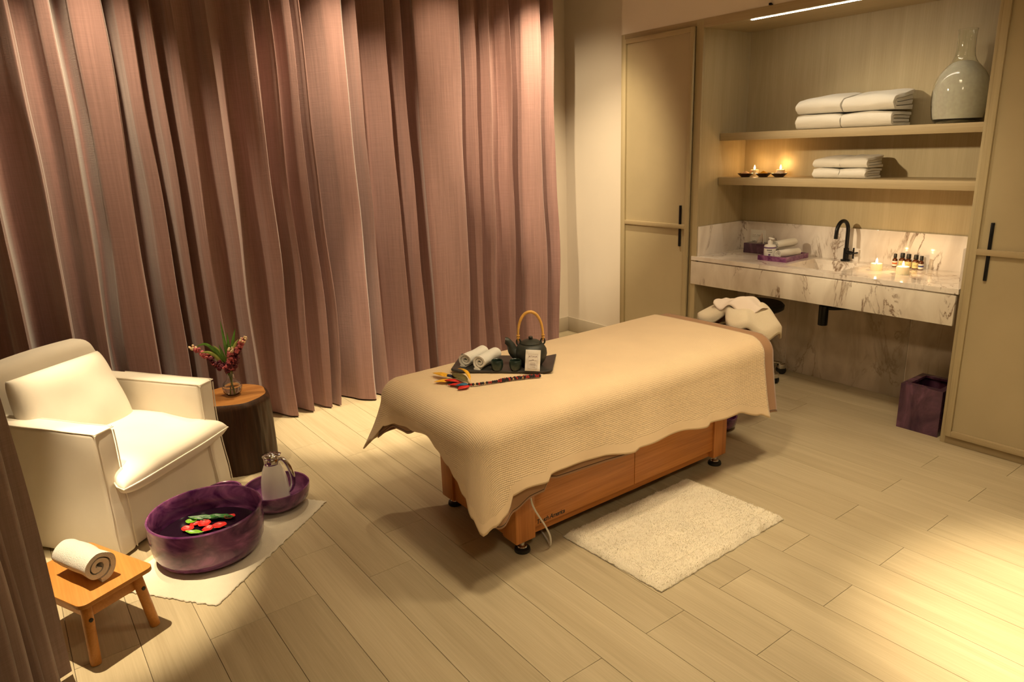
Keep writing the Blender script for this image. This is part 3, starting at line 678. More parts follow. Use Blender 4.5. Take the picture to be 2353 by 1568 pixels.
def bowl(name, label, loc, R, H, mat='resin_purple', bott=0.6, th=0.008, cat='bowl'):
    prof = [(R*bott*0.9, 0.0), (R*bott, 0.002), (R*(bott+0.16), H*0.10), (R*0.93, H*0.38), (R*0.985, H*0.68), (R, H-0.003), (R-th*0.5, H), (R-th, H-0.003), (R*0.975-th, H*0.66), (R*0.92-th, H*0.40), (R*(bott+0.14)-th, H*0.16), (R*bott*0.9, H*0.07), (0.002, H*0.065)]
    return tag(MB().lathe(prof, loc, 56, True, True).build(name, mat, org=loc), label, cat)
bowl('purple_bowl', 'purple resin bowl on the floor under the head of the massage table', (-2.47, 3.36, 0), 0.105, 0.085)
# round work stool under the counter
wx, wy = -2.93, 4.36
t = thing('work_stool', 'round dark swivel stool on chrome castors behind the massage table', 'stool', (wx, wy, 0))
MB().lathe([(0.02, 0.50), (0.165, 0.50), (0.188, 0.515), (0.19, 0.54), (0.175, 0.555), (0.02, 0.56)], (wx, wy, 0), 40).build('seat', 'rubber', t)
MB().lathe([(0.014, 0.12), (0.014, 0.30), (0.022, 0.30), (0.022, 0.50)], (wx, wy, 0), 18).build('column', 'chrome', t)
for i in range(5):
    a = -0.25+i*2*PI/5; d = Vector((math.cos(a), math.sin(a), 0)); e = Vector((wx, wy, 0))+d*0.215
    ft = MB().tube([Vector((wx, wy, 0.125)), Vector((wx, wy, 0.11))+d*0.10, e+Vector((0, 0, 0.085))], [0.018, 0.015, 0.012], 10).build('leg', 'chrome', t)
    s3 = Vector((-d.y, d.x, 0)); hc = e+Vector((0, 0, 0.030))
    MB().tube([hc-s3*0.024, hc-s3*0.006], 0.030, 18).tube([hc+s3*0.006, hc+s3*0.024], 0.030, 18).build('castor_wheel', 'rubber', ft)
    MB().rbox(-0.027, 0.027, -0.027, 0.027, 0.038, 0.088, 0.012, 2, 3, fn=lambda p: e+Vector((0, 0, p.z))+d*p.x+s3*p.y).build('castor_hood', 'chrome', ft)

# ================================================================== MASSAGE TABLE
BX0, BX1, BY0, BY1 = -2.745, -2.140, 1.555, 2.980
t = thing('massage_table', 'cherry wood massage table base with black levelling feet', 'massage table', (-2.44, 2.27, 0))
MB().box(BX0+0.02, BX1-0.02, BY0+0.02, BY1-0.02, 0.115, 0.50).build('cabinet_box', 'cherry_y', t)
for px, qx in ((BX0, BX0+0.10), (BX1-0.10, BX1)):
    for py in (BY0, BY1-0.105):
        pz = MB().box(px, qx, py, py+0.105, 0.058, 0.53).build('corner_post', 'cherry_z', t, 0.003)
        cx, cyy = (px+qx)/2, py+0.0525
        fx_ = cx+(0.02 if cx > -2.44 else -0.02)
        ft = MB().lathe([(0.034, 0), (0.036, 0.006), (0.034, 0.016), (0.020, 0.022)], (fx_, cyy, 0), 26).build('foot', 'rubber', pz)
        MB().lathe([(0.022, 0.0218), (0.020, 0.027), (0.010, 0.030), (0.010, 0.059)], (fx_, cyy, 0), 20).build('foot_stem', 'chrome', ft)
mid = 2.281
for a, c in ((BY0+0.107, mid-0.002), (mid+0.002, BY1-0.107)):
    MB().box(BX1-0.022, BX1-0.008, a, c, 0.102, 0.50).build('side_panel', 'cherry_y', t, 0.0012)
    MB().box(BX0+0.008, BX0+0.022, a, c, 0.102, 0.50).build('side_panel', 'cherry_y', t, 0.0012)
MB().box(BX1-0.05, BX1-0.030, BY0+0.10, BY1-0.10, 0.060, 0.112).build('bottom_rail', 'cherry_y', t, 0.001)
MB().box(BX0+0.030, BX0+0.05, BY0+0.10, BY1-0.10, 0.060, 0.112).build('bottom_rail', 'cherry_y', t, 0.001)
for y in (BY0+0.012, BY1-0.030): MB().box(BX0+0.10, BX1-0.10, y, y+0.018, 0.060, 0.50).build('end_panel', 'cherry_z', t, 0.001)
MB().box(BX0-0.02, BX1+0.02, BY0-0.1, BY1+0.1, 0.53, 0.57).build('deck', 'cherry_y', t, 0.003)
MB().rbox(-2.825, -2.075, 1.345, 3.185, 0.571, 0.688, 0.05, 6, 4).build('padded_top', 'vinyl_brown', t)
LM = Matrix(((0, 0, 1, BX1-0.0078), (1, 0, 0, 1.672), (0, 1, 0, 0.113), (0, 0, 0, 1)))
lg = text_mesh('Touch America', 0.030, LM, 'logo', 'logo_ink', t, 0.25, 0.0003, 0.86, 0.0006); lg['label'] = 'black Touch America lettering'

def drape(name, mat, label, cat, ins, zt, head, knots, amp, seed, rr=0.10, th=0.004):
    x0, x1, y0, rc = -2.87+ins, -2.03-ins, 1.29+ins, 0.11
    segs = [('far', head-y0-rc), ('c1', PI/2*rc), ('foot', x1-x0-2*rc), ('c2', PI/2*rc), ('near', head-y0-rc)]
    Lt = sum(l for _, l in segs); off0 = (3.12-1.40)-(head-y0-rc)      # knots are given for the head end at y = 3.12
    xc, ys = (x0+x1)/2, y0+0.40
    def outline(s):
        for nme, l in segs:
            if s <= l+1e-9:
                if nme == 'far': return Vector((x0, head-s)), Vector((-1, 0))
                if nme == 'c1': a = PI+s/rc; return Vector((x0+rc+rc*math.cos(a), y0+rc+rc*math.sin(a))), Vector((math.cos(a), math.sin(a)))
                if nme == 'foot': return Vector((x0+rc+s, y0)), Vector((0, -1))
                if nme == 'c2': a = 1.5*PI+s/rc; return Vector((x1-rc+rc*math.cos(a), y0+rc+rc*math.sin(a))), Vector((math.cos(a), math.sin(a)))
                return Vector((x1, y0+rc+s)), Vector((1, 0))
            s -= l
        return Vector((x1, head)), Vector((1, 0))
    ss = []; acc = 0
    for nme, l in segs:
        n = {'far': 110, 'c1': 18, 'foot': 46, 'c2': 20, 'near': 110}[nme]
        ss += [acc+l*i/n for i in range(n)]; acc += l
    ss.append(Lt)
    rows = [('t', i/9) for i in range(9)]+[('r', i/7) for i in range(8)]+[('h', (i+1)/26) for i in range(26)]
    vs = []; unf = []
    for s in ss:
        P, Nn = outline(s); hem, flare = lerp_knots(knots, s+off0)
        sp = Vector((xc, max(P.y, ys)))
        Pin = P-Nn*rr
        for kd, q in rows:
            if kd == 't':
                xy = sp.lerp(Pin, q); z = zt+0.004*(1-q*q)+0.004*noise.noise(Vector((xy.x*3+seed, xy.y*3, 0)))
            elif kd == 'r':
                a = q*PI/2; xy = P-Nn*rr*(1-math.sin(a)); z = zt-rr*(1-math.cos(a))+0.004*noise.noise(Vector((xy.x*3+seed, xy.y*3, 0)))*(1-q)
            else:
                z = zt-rr+(hem-zt+rr)*q
                f = amp*q*(math.sin(s*11.0+seed)+0.7*math.sin(s*23.0+seed*2)+0.9*noise.noise(Vector((s*4, q*1.5, seed))))
                xy = P+Nn*(flare*q**1.25+f)
            arc = 0 if kd == 't' else rr*q*PI/2 if kd == 'r' else rr*PI/2+(zt-rr-z)
            ub = (xy if kd == 't' else Pin+Nn*arc); unf.append((ub.x, ub.y, (z-hem) if kd == 'h' else 1.0))
            vs.append(Vector((xy.x, xy.y, z)))
    w2 = len(rows); n = len(ss)
    fs = [(i*w2+j, i*w2+j+1, (i+1)*w2+j+1, (i+1)*w2+j) for i in range(n-1) for j in range(w2-1)]
    m = MB(); m.add(vs, fs)
    o = m.build(name, mat, org=(-2.44, 2.2, 0), fixn=False, ang=180, solid=0.0, weld=False)
    me = o.data; at = me.attributes.new('unfold', 'FLOAT_VECTOR', 'POINT')
    for i, q in enumerate(unf): at.data[i].vector = q
    bm = bmesh.new(); bm.from_mesh(me); bmesh.ops.remove_doubles(bm, verts=bm.verts, dist=1e-5); bm.to_mesh(me); bm.free()
    for p in me.polygons: p.use_smooth = True
    s0 = sum(p.normal.z*p.area for p in me.polygons)
    if s0 < 0: me.flip_normals()
    md = o.modifiers.new('thickness', 'SOLIDIFY'); md.thickness = th; md.offset = -1
    tag(o, label, cat); return o
KB = [(0, .42, .03), (1.45, .46, .04), (1.66, .42, .07), (1.76, .36, .10), (1.80, .335, .115), (1.86, .42, .06), (1.91, .50, .015), (1.98, .525, .0), (2.12, .545, .0), (2.27, .565, .0), (2.36, .53, .0), (2.44, .49, .0), (2.50, .455, .01), (2.55, .40, .02), (2.585, .33, .05), (2.615, .265, .07), (2.645, .29, .055), (2.69, .315, .035), (2.712, .33, .03), (2.725, .385, .025), (2.80, .397, .03), (2.90, .392, .035), (2.925, .424, .03), (2.96, .426, .03), (3.21, .408, .03), (3.41, .372, .035), (3.43, .384, .03), (3.52, .383, .03), (3.72, .380, .03), (3.915, .352, .035), (3.935, .366, .03), (4.06, .360, .03), (4.15, .357, .03), (4.33, .305, .04), (4.42, .272, .06)]
KS = [(0, .40, .02), (1.6, .40, .03), (1.80, .40, .06), (1.95, .50, .0), (2.05, .505, .0), (2.2, .56, .0), (2.5, .48, .0), (2.60, .29, .03), (2.64, .262, .035), (2.72, .30, .01), (2.80, .335, .02), (2.88, .335, .02), (2.905, .38, .01), (2.95, .372, .02), (3.2, .366, .02), (3.42, .350, .02), (3.50, .40, .0), (3.9, .40, .0), (4.2, .36, .01), (4.40, .29, .04), (4.52, .27, .05)]
drape('bed_sheet', 'sheet', 'brown flat sheet showing under the blanket at the table head', 'sheet', 0.012, 0.692, 3.215, KS, 0.004, 3.0)
drape('bed_blanket', 'blanket', 'large tan quilted blanket draped over the massage table', 'blanket', 0.0, 0.700, 3.12, KB, 0.006, 1.0, th=0.005)
MB().tube(catmull([(-2.125, 1.605, 0.42), (-2.118, 1.621, 0.276), (-2.112, 1.636, 0.215), (-2.100, 1.680, 0.128), (-2.090, 1.700, 0.07), (-2.110, 1.715, 0.012), (-2.16, 1.74, 0.0055), (-2.32, 1.80, 0.0055)], 8), 0.0042, 8).build('power_cord', 'white_cable', bpy.data.objects['massage_table'])['label'] = 'white power cord'

# ------------------------------------------------------------------ head of the table
t = thing('face_cradle', 'brown padded face cradle at the table head under a white towel', 'headrest', (-2.43, 3.425, 0.60))
pth = [(-2.43+0.125*math.cos(a), 3.425+0.125*math.sin(a), 0.685) for a in [PI*(-0.12)+PI*1.24*i/22 for i in range(23)]]
MB().tube(pth, [0.048]*23, 16).build('cushion', 'vinyl_brown', t)
MB().box(-2.53, -2.33, 3.19, 3.45, 0.61, 0.632).build('support', 'black_metal', t, 0.003)
cv = Vector((-2.415, 3.42, 0.70))
def towel_fn(u, v):
    a = u*2*PI; r = v
    rx, ry = 0.245, 0.20
    wob = 1+0.10*noise.noise(Vector((math.cos(a)*1.6, math.sin(a)*1.6, 3.1)))+0.05*math.sin(a*5+0.6)*r
    nt_ = math.exp(-(((a-1.5*PI+0.15)/0.34)**2)); wob *= 1-0.50*nt_*r
    x = rx*math.cos(a)*min(1, r*1.15)*wob; y = ry*math.sin(a)*min(1, r*1.15)*wob
    front = max(0, -math.sin(a))**2
    drop = max(0, r-0.45)/0.55
    z = 0.082+0.03*noise.noise(Vector((x*9, y*9, 1.7)))-0.16*drop**1.6*(1-0.45*front)-0.03*(1-r)**2
    z += 0.022*math.sin(a*7+1)*r*drop
    return cv+Vector((x, y, z))
tag(MB().grid(towel_fn, 96, 24).build('head_towel', 'towel_cream', org=cv, fixn=True, ang=180, solid=0.008), 'cream towel draped over the face cradle at the table head', 'towel')
cf = Vector((-2.385, 3.395, 0.78))
def cover_fn(u, v):
    a, b2 = (u-0.5)*2, (v-0.5)*2
    x = a*0.145*(1-0.22*b2*b2); y = b2*0.095*(1-0.25*a*a)+0.03*a
    z = 0.022+0.030*noise.noise(Vector((a*1.6, b2*1.6, 5.2)))+0.016*math.sin(a*4.5+0.5)-0.055*(abs(b2)**3)*0.9-0.022*abs(a)**3
    return cf+Vector((x*0.9+y*0.3, y*0.95-x*0.12, z+0.012))
tag(MB().grid(cover_fn, 30, 22).build('face_cover', 'face_cover', org=cf, ang=180, solid=0.002), 'thin pale face cover crumpled on top of the head towel', 'cloth')

# ------------------------------------------------------------------ tea tray on the blanket
TZ = 0.7065
e1 = Vector((0.699, 0.715, 0)); e2 = Vector((-0.715, 0.699, 0)); c0 = Vector((-2.646, 1.587, TZ))
ct = c0+e1*0.234+e2*0.124
MT = Matrix.Translation(ct) @ Matrix(((e1.x, e2.x, 0, 0), (e1.y, e2.y, 0, 0), (0, 0, 1, 0), (0, 0, 0, 1)))
tr = MB()
def trayf(p):
    l = MT.inverted() @ p; up = 0.010*max(0, (abs(l.x)-0.19)/0.044)**2
    return Vector((p.x, p.y, p.z+up))
tt = MB().rbox(-0.234, 0.234, -0.124, 0.124, 0, 0.011, 0.004, 12, 2)
tr.add([trayf(MT @ p) for p in tt.v], tt.f)
tag(tr.build('tea_tray', 'slate', org=ct), 'dark slate tray holding the teapot on the blanket', 'tray')
TT = TZ+0.0115
ra = Vector((0.59, 0.806, 0)).normalized()                              # spout to handle direction of the pot
tp = Vector((-2.462, 1.913, TT))
t = thing('teapot', 'black clay teapot with arched bamboo handle', 'teapot', tp)
MB().lathe([(tp_r, z) for tp_r, z in ((0.044, 0), (0.050, 0.003), (0.066, 0.028), (0.0745, 0.055), (0.072, 0.078), (0.060, 0.098), (0.044, 0.107))], tp, 40).build('body', 'black_clay', t)
ld = MB().lathe([(0.049, 0.105), (0.049, 0.109), (0.036, 0.117), (0.012, 0.122), (0.008, 0.123)], tp, 36).build('lid', 'black_clay', t)
MB().lathe([(0.0075, 0.121), (0.010, 0.126), (0.010, 0.135), (0.008, 0.137)], tp, 20).build('knob', 'black_clay', ld)
sp = [tp-ra*0.058+Vector((0, 0, 0.045)), tp-ra*0.082+Vector((0, 0, 0.070)), tp-ra*0.092+Vector((0, 0, 0.098)), tp-ra*0.108+Vector((0, 0, 0.118)), tp-ra*0.118+Vector((0, 0, 0.121))]
MB().tube(catmull(sp, 5), [0.030-(0.030-0.0165)*min(1, i/12) for i in range(21)], 16).build('spout', 'black_clay', t)
for sg in (-1, 1):
    lc = tp+ra*sg*0.056+Vector((0, 0, 0.112))
    MB().tube([lc+ra*(0.009*math.cos(q))+Vector((0, 0, 0.013*math.sin(q))) for q in [2*PI*i/16 for i in range(16)]], 0.0042, 8, closed=True).build('lug', 'black_clay', t)
ha = []
for i in range(25):
    a = PI*i/24; ha.append(tp-ra*0.058*math.cos(a)*(1-0.1*math.sin(a))+Vector((0, 0, 0.118+0.135*math.sin(a)**0.62)))
hb = MB().tube(ha, [0.0052+0.0022*math.sin(PI*i/24) for i in range(25)], 12).build('handle', 'bamboo', t)
bd = MB()
for sg in (-1, 1):
    for dz in (0.128, 0.139): bd.lathe([(0.0075, dz), (0.0085, dz+0.003), (0.0075, dz+0.006)], tp+ra*sg*0.0575, 12)
bd.build('binding', 'bamboo', hb)
for cpos, lab in (((-2.510, 1.752), 'small dark green clay cup beside the rolled towels on the tray'), ((-2.452, 1.813), 'small dark green clay cup next to the white tea sachet')):
    cpp = (cpos[0], cpos[1], TT)
    tag(MB().lathe([(0.018, 0), (0.021, 0.001), (0.027, 0.012), (0.0285, 0.026), (0.027, 0.044), (0.0255, 0.046), (0.0235, 0.044), (0.025, 0.026), (0.022, 0.012), (0.002, 0.007)], cpp, 28, True, True).build('tea_cup', 'green_clay', org=cpp), lab, 'cup')
# sachet leaning on the pot
sb = Vector((-2.376, 1.850, TT)); nrm = Vector((0.80, -0.58, 0)).normalized(); sr = Vector((-nrm.y, nrm.x, 0)); lean = 0.10
upv = (Vector((0, 0, 1))*math.cos(lean)-nrm*math.sin(lean)); nn = sr.cross(upv).normalized()
upv = (upv+sr*0.08).normalized(); sr = upv.cross(nn).normalized()
MS = Matrix(((sr.x, upv.x, nn.x, sb.x), (sr.y, upv.y, nn.y, sb.y), (sr.z, upv.z, nn.z, sb.z), (0, 0, 0, 1)))
t = thing('tea_sachet', 'white paper tea sachet leaning on the teapot', 'sachet', sb)
def sach(sg):
    def g(u, v):
        x = (u-0.5)*0.068; y = 0.0025+v*0.098
        h = 0.0032*(max(0, 1-abs(2*u-1)**4)*max(0, 1-abs(2*v-1)**4))**0.6+0.0004
        return MS @ Vector((x, y, sg*h+0.0012*math.sin(v*14)*abs(2*u-1)))
    return g
pk = MB().grid(sach(1), 12, 16); q = MB().grid(sach(-1), 12, 16); pk.add(q.v, [tuple(reversed(f)) for f in q.f])
pk.build('packet', 'label_white', t)
MT2 = MS @ Matrix.Translation((-0.0195, 0.066, 0.0038))
text_mesh('ATIAIA', 0.0125, MT2, 'brand_print', 'ink_soft', t, 0, 0.0002, 1.0)
pr_ = MB()
for x0, x1, y0, y1 in ((-0.021, 0.021, 0.0815, 0.0820), (-0.021, 0.021, 0.014, 0.0145), (-0.021, -0.0205, 0.014, 0.0815), (0.0205, 0.021, 0.014, 0.0815), (-0.010, 0.010, 0.041, 0.0418), (-0.014, 0.014, 0.036, 0.0364), (-0.014, 0.014, 0.030, 0.0304), (-0.014, -0.0136, 0.030, 0.036), (0.0136, 0.014, 0.030, 0.036), (-0.010, 0.010, 0.0325, 0.0335), (-0.012, 0.012, 0.022, 0.0226)):
    pr_.obox(MS, x0, x1, y0, y1, 0.0036, 0.0040)
pr_.build('frame_print', 'ink_soft', t)
fl = MB()
for i in range(5):
    a = PI*(0.1+0.8*i/4); fl.tube([MS @ Vector((0.0045*math.cos(a)+0.0022*math.cos(q), 0.052+0.003*math.sin(a)+0.0022*math.sin(q), 0.0040)) for q in [2*PI*k/10 for k in range(10)]], 0.0003, 4, closed=True)
for sg in (-1, 1):
    for i in range(3): fl.tube([MS @ Vector((sg*(0.0085+0.0035*i)+0.0018*math.cos(q), 0.0515+0.0008*(i % 2)+0.0018*math.sin(q), 0.0040)) for q in [2*PI*k/8 for k in range(8)]], 0.0003, 4, closed=True)
fl.build('flower_print', 'ink_soft', t)
rolled_towel('rolled_towel', 'cream rolled towel on the slate tray, farther from the cups', 'towel', (-2.672, 1.738, TT), math.radians(113), 0.038, 0.165, 2.2, seed=4)
rolled_towel('rolled_towel', 'cream rolled towel on the slate tray, beside the cups', 'towel', (-2.594, 1.760, TT), math.radians(116), 0.039, 0.165, 2.2, seed=5)

# ------------------------------------------------------------------ feather necklace
t = thing('feather_necklace', 'bead necklace with red, yellow and blue feathers on the blanket', 'necklace', (-2.40, 1.62, 0.706))
bpth = catmull([(-2.432, 1.545, 0), (-2.420, 1.565, 0), (-2.403, 1.610, 0), (-2.388, 1.655, 0), (-2.380, 1.705, 0), (-2.362, 1.758, 0), (-2.344, 1.805, 0), (-2.322, 1.850, 0)], 8)
beads = {'bead_black': MB(), 'bead_red': MB(), 'bead_tan': MB()}
cum = 0; last = bpth[0]; nxt = 0.0; kk = 0
seq = ['bead_black', 'bead_red', 'bead_black', 'bead_tan', 'bead_black', 'bead_red', 'bead_black', 'bead_black', 'bead_tan', 'bead_black', 'bead_red', 'bead_red', 'bead_black', 'bead_black', 'bead_black', 'bead_red', 'bead_red', 'bead_black', 'bead_black', 'bead_black']
for p, p2 in zip(bpth, bpth[1:]):
    d = (p2-p).length; tdir = (p2-p).normalized(); side = Vector((-tdir.y, tdir.x, 0))
    while nxt <= cum+d:
        pos = p+tdir*(nxt-cum)
        mt = seq[kk % len(seq)]; r = 0.0068 if mt == 'bead_black' else (0.0062 if mt == 'bead_red' else 0.0055)
        offs = [0.0] if kk < 16 else [-0.006, 0.007]
        for of in offs:
            c = pos+side*of+Vector((0, 0, 0.7065+r)); Mx = Matrix.Rotation(math.atan2(tdir.y, tdir.x), 4, 'Z') @ Matrix.Rotation(PI/2, 4, 'Y')
            hl = 0.0046 if mt != 'bead_tan' else 0.0036
            beads[mt if of <= 0 else 'bead_red' if kk % 2 else 'bead_black'].lathe([(r*0.55, -hl), (r*0.9, -hl*0.6), (r, 0), (r*0.9, hl*0.6), (r*0.55, hl)], c, 8, M=Mx)
        nxt += 0.0088; kk += 1
    cum += d
for nm, b2 in beads.items(): o = b2.build('beads', nm, t); o['label'] = {'bead_black': 'black beads', 'bead_red': 'red beads', 'bead_tan': 'tan disc beads'}[nm]; o['kind'] = 'stuff'
def feather(tip, base, wd, mat, lift, bend=0.0, tipz=0.0):
    a = Vector((*base, 0.711)); b2 = Vector((*tip, 0.709+tipz)); d = b2-a; sd = Vector((-d.y, d.x, 0)).normalized()
    def g(u, v):
        wv = math.sin(PI*min(1, max(0, (u-0.18)/0.82))**0.75)**0.8 if u > 0.18 else 0.05
        wv = max(wv, 0.05)
        c = a+d*u+sd*bend*math.sin(PI*u)+Vector((0, 0, lift*math.sin(PI*u*0.9)))
        s_ = (v-0.5)*2
        return c+sd*s_*wd*wv+Vector((0, 0, 0.004*(1-s_*s_)*wv))
    f = MB().grid(g, 16, 6); f.build('feather', mat, t, ang=180, solid=0.0008)
FB = (-2.428, 1.555)
for tip, bs, wd, mt, lf, bn, tz in [
    (Zp((994, 858), .715)[:2], (-2.545, 1.545), 0.013, 'feather_yellow', 0.012, 0.006, .004), (Zp((997, 876), .715)[:2], (-2.510, 1.532), 0.014, 'feather_yellow', 0.006, -0.004, .0),
    (Zp((1012, 862), .715)[:2], (-2.505, 1.560), 0.010, 'feather_navy', 0.010, 0.0, .003), (Zp((1020, 876), .715)[:2], (-2.470, 1.545), 0.010, 'feather_red', 0.010, 0.004, .006),
    (Zp((1028, 882), .715)[:2], FB, 0.012, 'feather_red', 0.004, 0.0, .0), (Zp((1022, 879), .712)[:2], (-2.465, 1.535), 0.006, 'feather_navy', 0.002, 0.0, .0),
    (Zp((1040, 861), .72)[:2], FB, 0.016, 'feather_dark', 0.018, 0.01, .012), (Zp((1053, 860), .72)[:2], FB, 0.006, 'feather_yellow', 0.022, -0.012, .03),
    (Zp((1046, 886), .715)[:2], FB, 0.011, 'feather_blue', 0.008, 0.004, .002), (Zp((1052, 895), .71)[:2], FB, 0.014, 'feather_red', 0.003, -0.002, .0)]:
    feather(tip, bs, wd*1.55, mt, lf, bn, tz)

# ------------------------------------------------------------------ bath rug beside the table
rc = [Vector((-2.136, 1.815, 0)), Vector((-2.135, 2.663, 0)), Vector((-1.598, 2.686, 0)), Vector((-1.585, 1.843, 0))]
t = thing('bath_rug', 'thick cream shaggy rug on the floor beside the table', 'rug', (-1.86, 2.25, 0))
def rug_p(u, v): return (rc[0].lerp(rc[3], u)).lerp(rc[1].lerp(rc[2], u), v)
def rug_h(u, v):
    e = min(u, 1-u, v, 1-v); g = min(1, e/0.02)
    groove = 0.0
    for q, wq in ((u, 0.16), (1-u, 0.16), (v, 0.10), (1-v, 0.10)): groove = max(groove, math.exp(-((q-wq)/0.010)**2))
    p = rug_p(u, v)
    return 0.004+g*(0.019+0.006*noise.noise(Vector((p.x*16, p.y*16, 2)))+0.004*noise.noise(Vector((p.x*50, p.y*50, 4)))-0.007*groove)
def rug_fn(u, v):
    p = rug_p(u, v); j = 0.005
    return Vector((p.x+j*noise.noise(Vector((p.x*40, p.y*40, 9))), p.y+j*noise.noise(Vector((p.x*40, p.y*40, 19))), rug_h(u, v)))
rb = MB().grid(rug_fn, 70, 110)
q = MB().grid(lambda u, v: Vector((rug_fn(u, v).x, rug_fn(u, v).y, 0.001)), 1, 1)
rb.build('backing', 'rug_wool', t, ang=180)
pl = MB(); R_ = random.Random(3)
vs, fs = [], []
for i in range(26000):
    u, v = R_.random(), R_.random()
    if R_.random() < 0.07: u = R_.choice((0.0, 1.0))
    elif R_.random() < 0.05: v = R_.choice((0.0, 1.0))
    p = rug_fn(u, v); a = R_.uniform(0, 2*PI); L = R_.uniform(0.005, 0.010); wv = 0.0014
    fa = 2.4*noise.noise(Vector((p.x*9, p.y*9, 30)))*PI; ld = Vector((math.cos(fa), math.sin(fa), 0))*L*0.45
    d = Vector((math.cos(a), math.sin(a), 0))*wv; b0 = p-Vector((0, 0, 0.003)); k = len(vs)
    vs += [b0-d, b0+d, b0+ld+Vector((R_.uniform(-1, 1)*0.003, R_.uniform(-1, 1)*0.003, 0.004+L*0.6))]; fs.append((k, k+1, k+2))
pl.v = vs; pl.f = fs
o = pl.build('pile', 'rug_wool', t, smooth=False, fixn=False); o['kind'] = 'stuff'

# ================================================================== ARMCHAIR CORNER
FM = Vector((-3.485, 0.492, 0)); fn_ = Vector((0.791, 0.611, 0)); CH = math.atan2(fn_.y, fn_.x)   # front centre and facing
t = thing('armchair', 'cream slipcovered armchair facing the massage table', 'armchair', FM, CH)
HW = 0.375
def wr(p, k=0.004, s=6.0): return Vector((p.x+k*noise.noise(p*s), p.y+k*noise.noise(p*s+Vector((7, 0, 0))), p.z))
def skirt(p):                                                        # cover flares a little to the floor
    f = max(0, (0.30-p.z)/0.30); return wr(Vector((p.x+(0.018*f if p.x > -0.1 else -0.01*f), p.y*(1+0.03*f), p.z)), 0.007)
def armf(p):
    f = max(0, (0.34-p.z)/0.34)
    x = p.x+(0.022*f if p.x > -0.12 else 0); y = p.y*(1+0.035*f)
    z = p.z+(0.012*(-p.x/0.6) if p.z > 0.4 else 0)
    return wr(Vector((x, y, z)), 0.006)
MB().rbox(-0.64, -0.012, -HW+0.05, HW-0.05, 0.008, 0.335, 0.02, 8, 3, fn=skirt).build('seat_base', 'slipcover', t, world=False)
for sg in (-1, 1):
    y0, y1 = sorted((sg*(HW-0.105), sg*HW))
    ar = MB().rbox(-0.66, 0.0, y0, y1, 0.008, 0.598, 0.022, 8, 3, fn=armf).build('arm', 'slipcover', t, world=False)
    e = MB()
    for yy in (y0+0.004, y1-0.004):
        e.tube([armf(Vector((0.0, yy, z))) for z in [0.02+0.56*i/10 for i in range(11)]], 0.0028, 6)
        e.tube([armf(Vector((x, yy, 0.594))) for x in [-0.55+0.545*i/10 for i in range(11)]], 0.0028, 6)
    e.tube([armf(Vector((-0.001, y0+(y1-y0)*i/6, 0.592))) for i in range(7)], 0.0028, 6)
    e.build('piping', 'slipcover', ar, world=False)
def backf(p):
    k = (p.z-0.2)*0.16; y = p.y*(1-0.20*max(0, p.z-0.56)/0.25)
    return wr(Vector((p.x-k, y, p.z+0.012*math.cos(p.y*4)*(1 if p.z > 0.6 else 0))), 0.006)
MB().rbox(-0.66, -0.52, -HW+0.03, HW-0.03, 0.01, 0.815, 0.045, 8, 4, fn=backf).build('back', 'slipcover', t, world=False)
# seat cushion, broad in front of the arms
def cushf(p):
    f = max(0, (p.x-0.16)/0.11); y = p.y*(1+0.24*min(1, f)); return Vector((p.x, y, p.z+0.012*noise.noise(Vector((p.x*5, p.y*5, 1)))-0.045*max(0, p.x)/0.27))
MC = TR(-0.228, 0, 0.385)
MB().pillow(MC, 0.60, 0.560, 0.150, 5.0, 0.34, 26, fn=cushf).build('seat_cushion', 'slipcover', t, world=False, ang=180)
pp_ = []
for i in range(60):
    q = i/60*4; sd, f = int(q), q-int(q); a = -1+2*f
    u, v = ((a, -1), (1, a), (-a, 1), (-1, -a))[sd]
    pp_.append(MC @ cushf(Vector((u*0.301, v*0.281, 0))))
MB().tube(pp_, 0.0035, 6, closed=True).build('cushion_piping', 'slipcover', t, world=False)
MBk = TR(-0.455, -0.055, 0.575) @ Matrix.Rotation(math.radians(73), 4, 'Y')
def bkf(p): return Vector((p.x, p.y*(1-0.06*(-p.x/0.2)), p.z+0.010*noise.noise(Vector((p.x*6, p.y*6, 3)))))
MB().pillow(MBk, 0.42, 0.53, 0.175, 4.0, 0.38, 24, fn=bkf).build('back_cushion', 'slipcover', t, world=False, ang=180)

# ------------------------------------------------------------------ stump table, flowers
sx, sy, sh, SR = -3.940, 0.925, 0.412, 0.203
def stump_r(a, z): return SR*(1+0.016*math.sin(a*3+0.6)+0.014*math.sin(a*7+z*3)+0.012*noise.noise(Vector((math.cos(a)*4, math.sin(a)*4, z*4)))+0.05*(0.2-z)*0.5)
t = thing('stump_table', 'dark tree stump side table with smooth top', 'side table', (sx, sy, 0))
def bark(u, v):
    a = u*2*PI; z = v*sh; r = stump_r(a, z)
    ed = max(0, (z-(sh-0.025))/0.025); r -= 0.020*ed*ed
    r += 0.006*noise.noise(Vector((math.cos(a)*22, math.sin(a)*22, z*5)))*(1-ed)
    return Vector((sx+r*math.cos(a), sy+r*math.sin(a), z))
MB().grid(bark, 120, 26).build('trunk', 'stump_bark', t, ang=180)
def topf(u, v):
    a = u*2*PI; r = (stump_r(a, sh)-0.020)*v
    crack = 0.010*math.exp(-((a-3.9)/0.06)**2)*(v > 0.2)*v
    return Vector((sx+r*math.cos(a), sy+r*math.sin(a), sh+0.003*math.cos(v*PI/2)-crack))
MB().grid(topf, 120, 14).build('top', 'stump_top', t, ang=180)
fv = Vector((-3.925, 0.930, sh+0.004))
t = thing('flower_vase', 'small round clear glass bud vase with water on the stump', 'vase', fv)
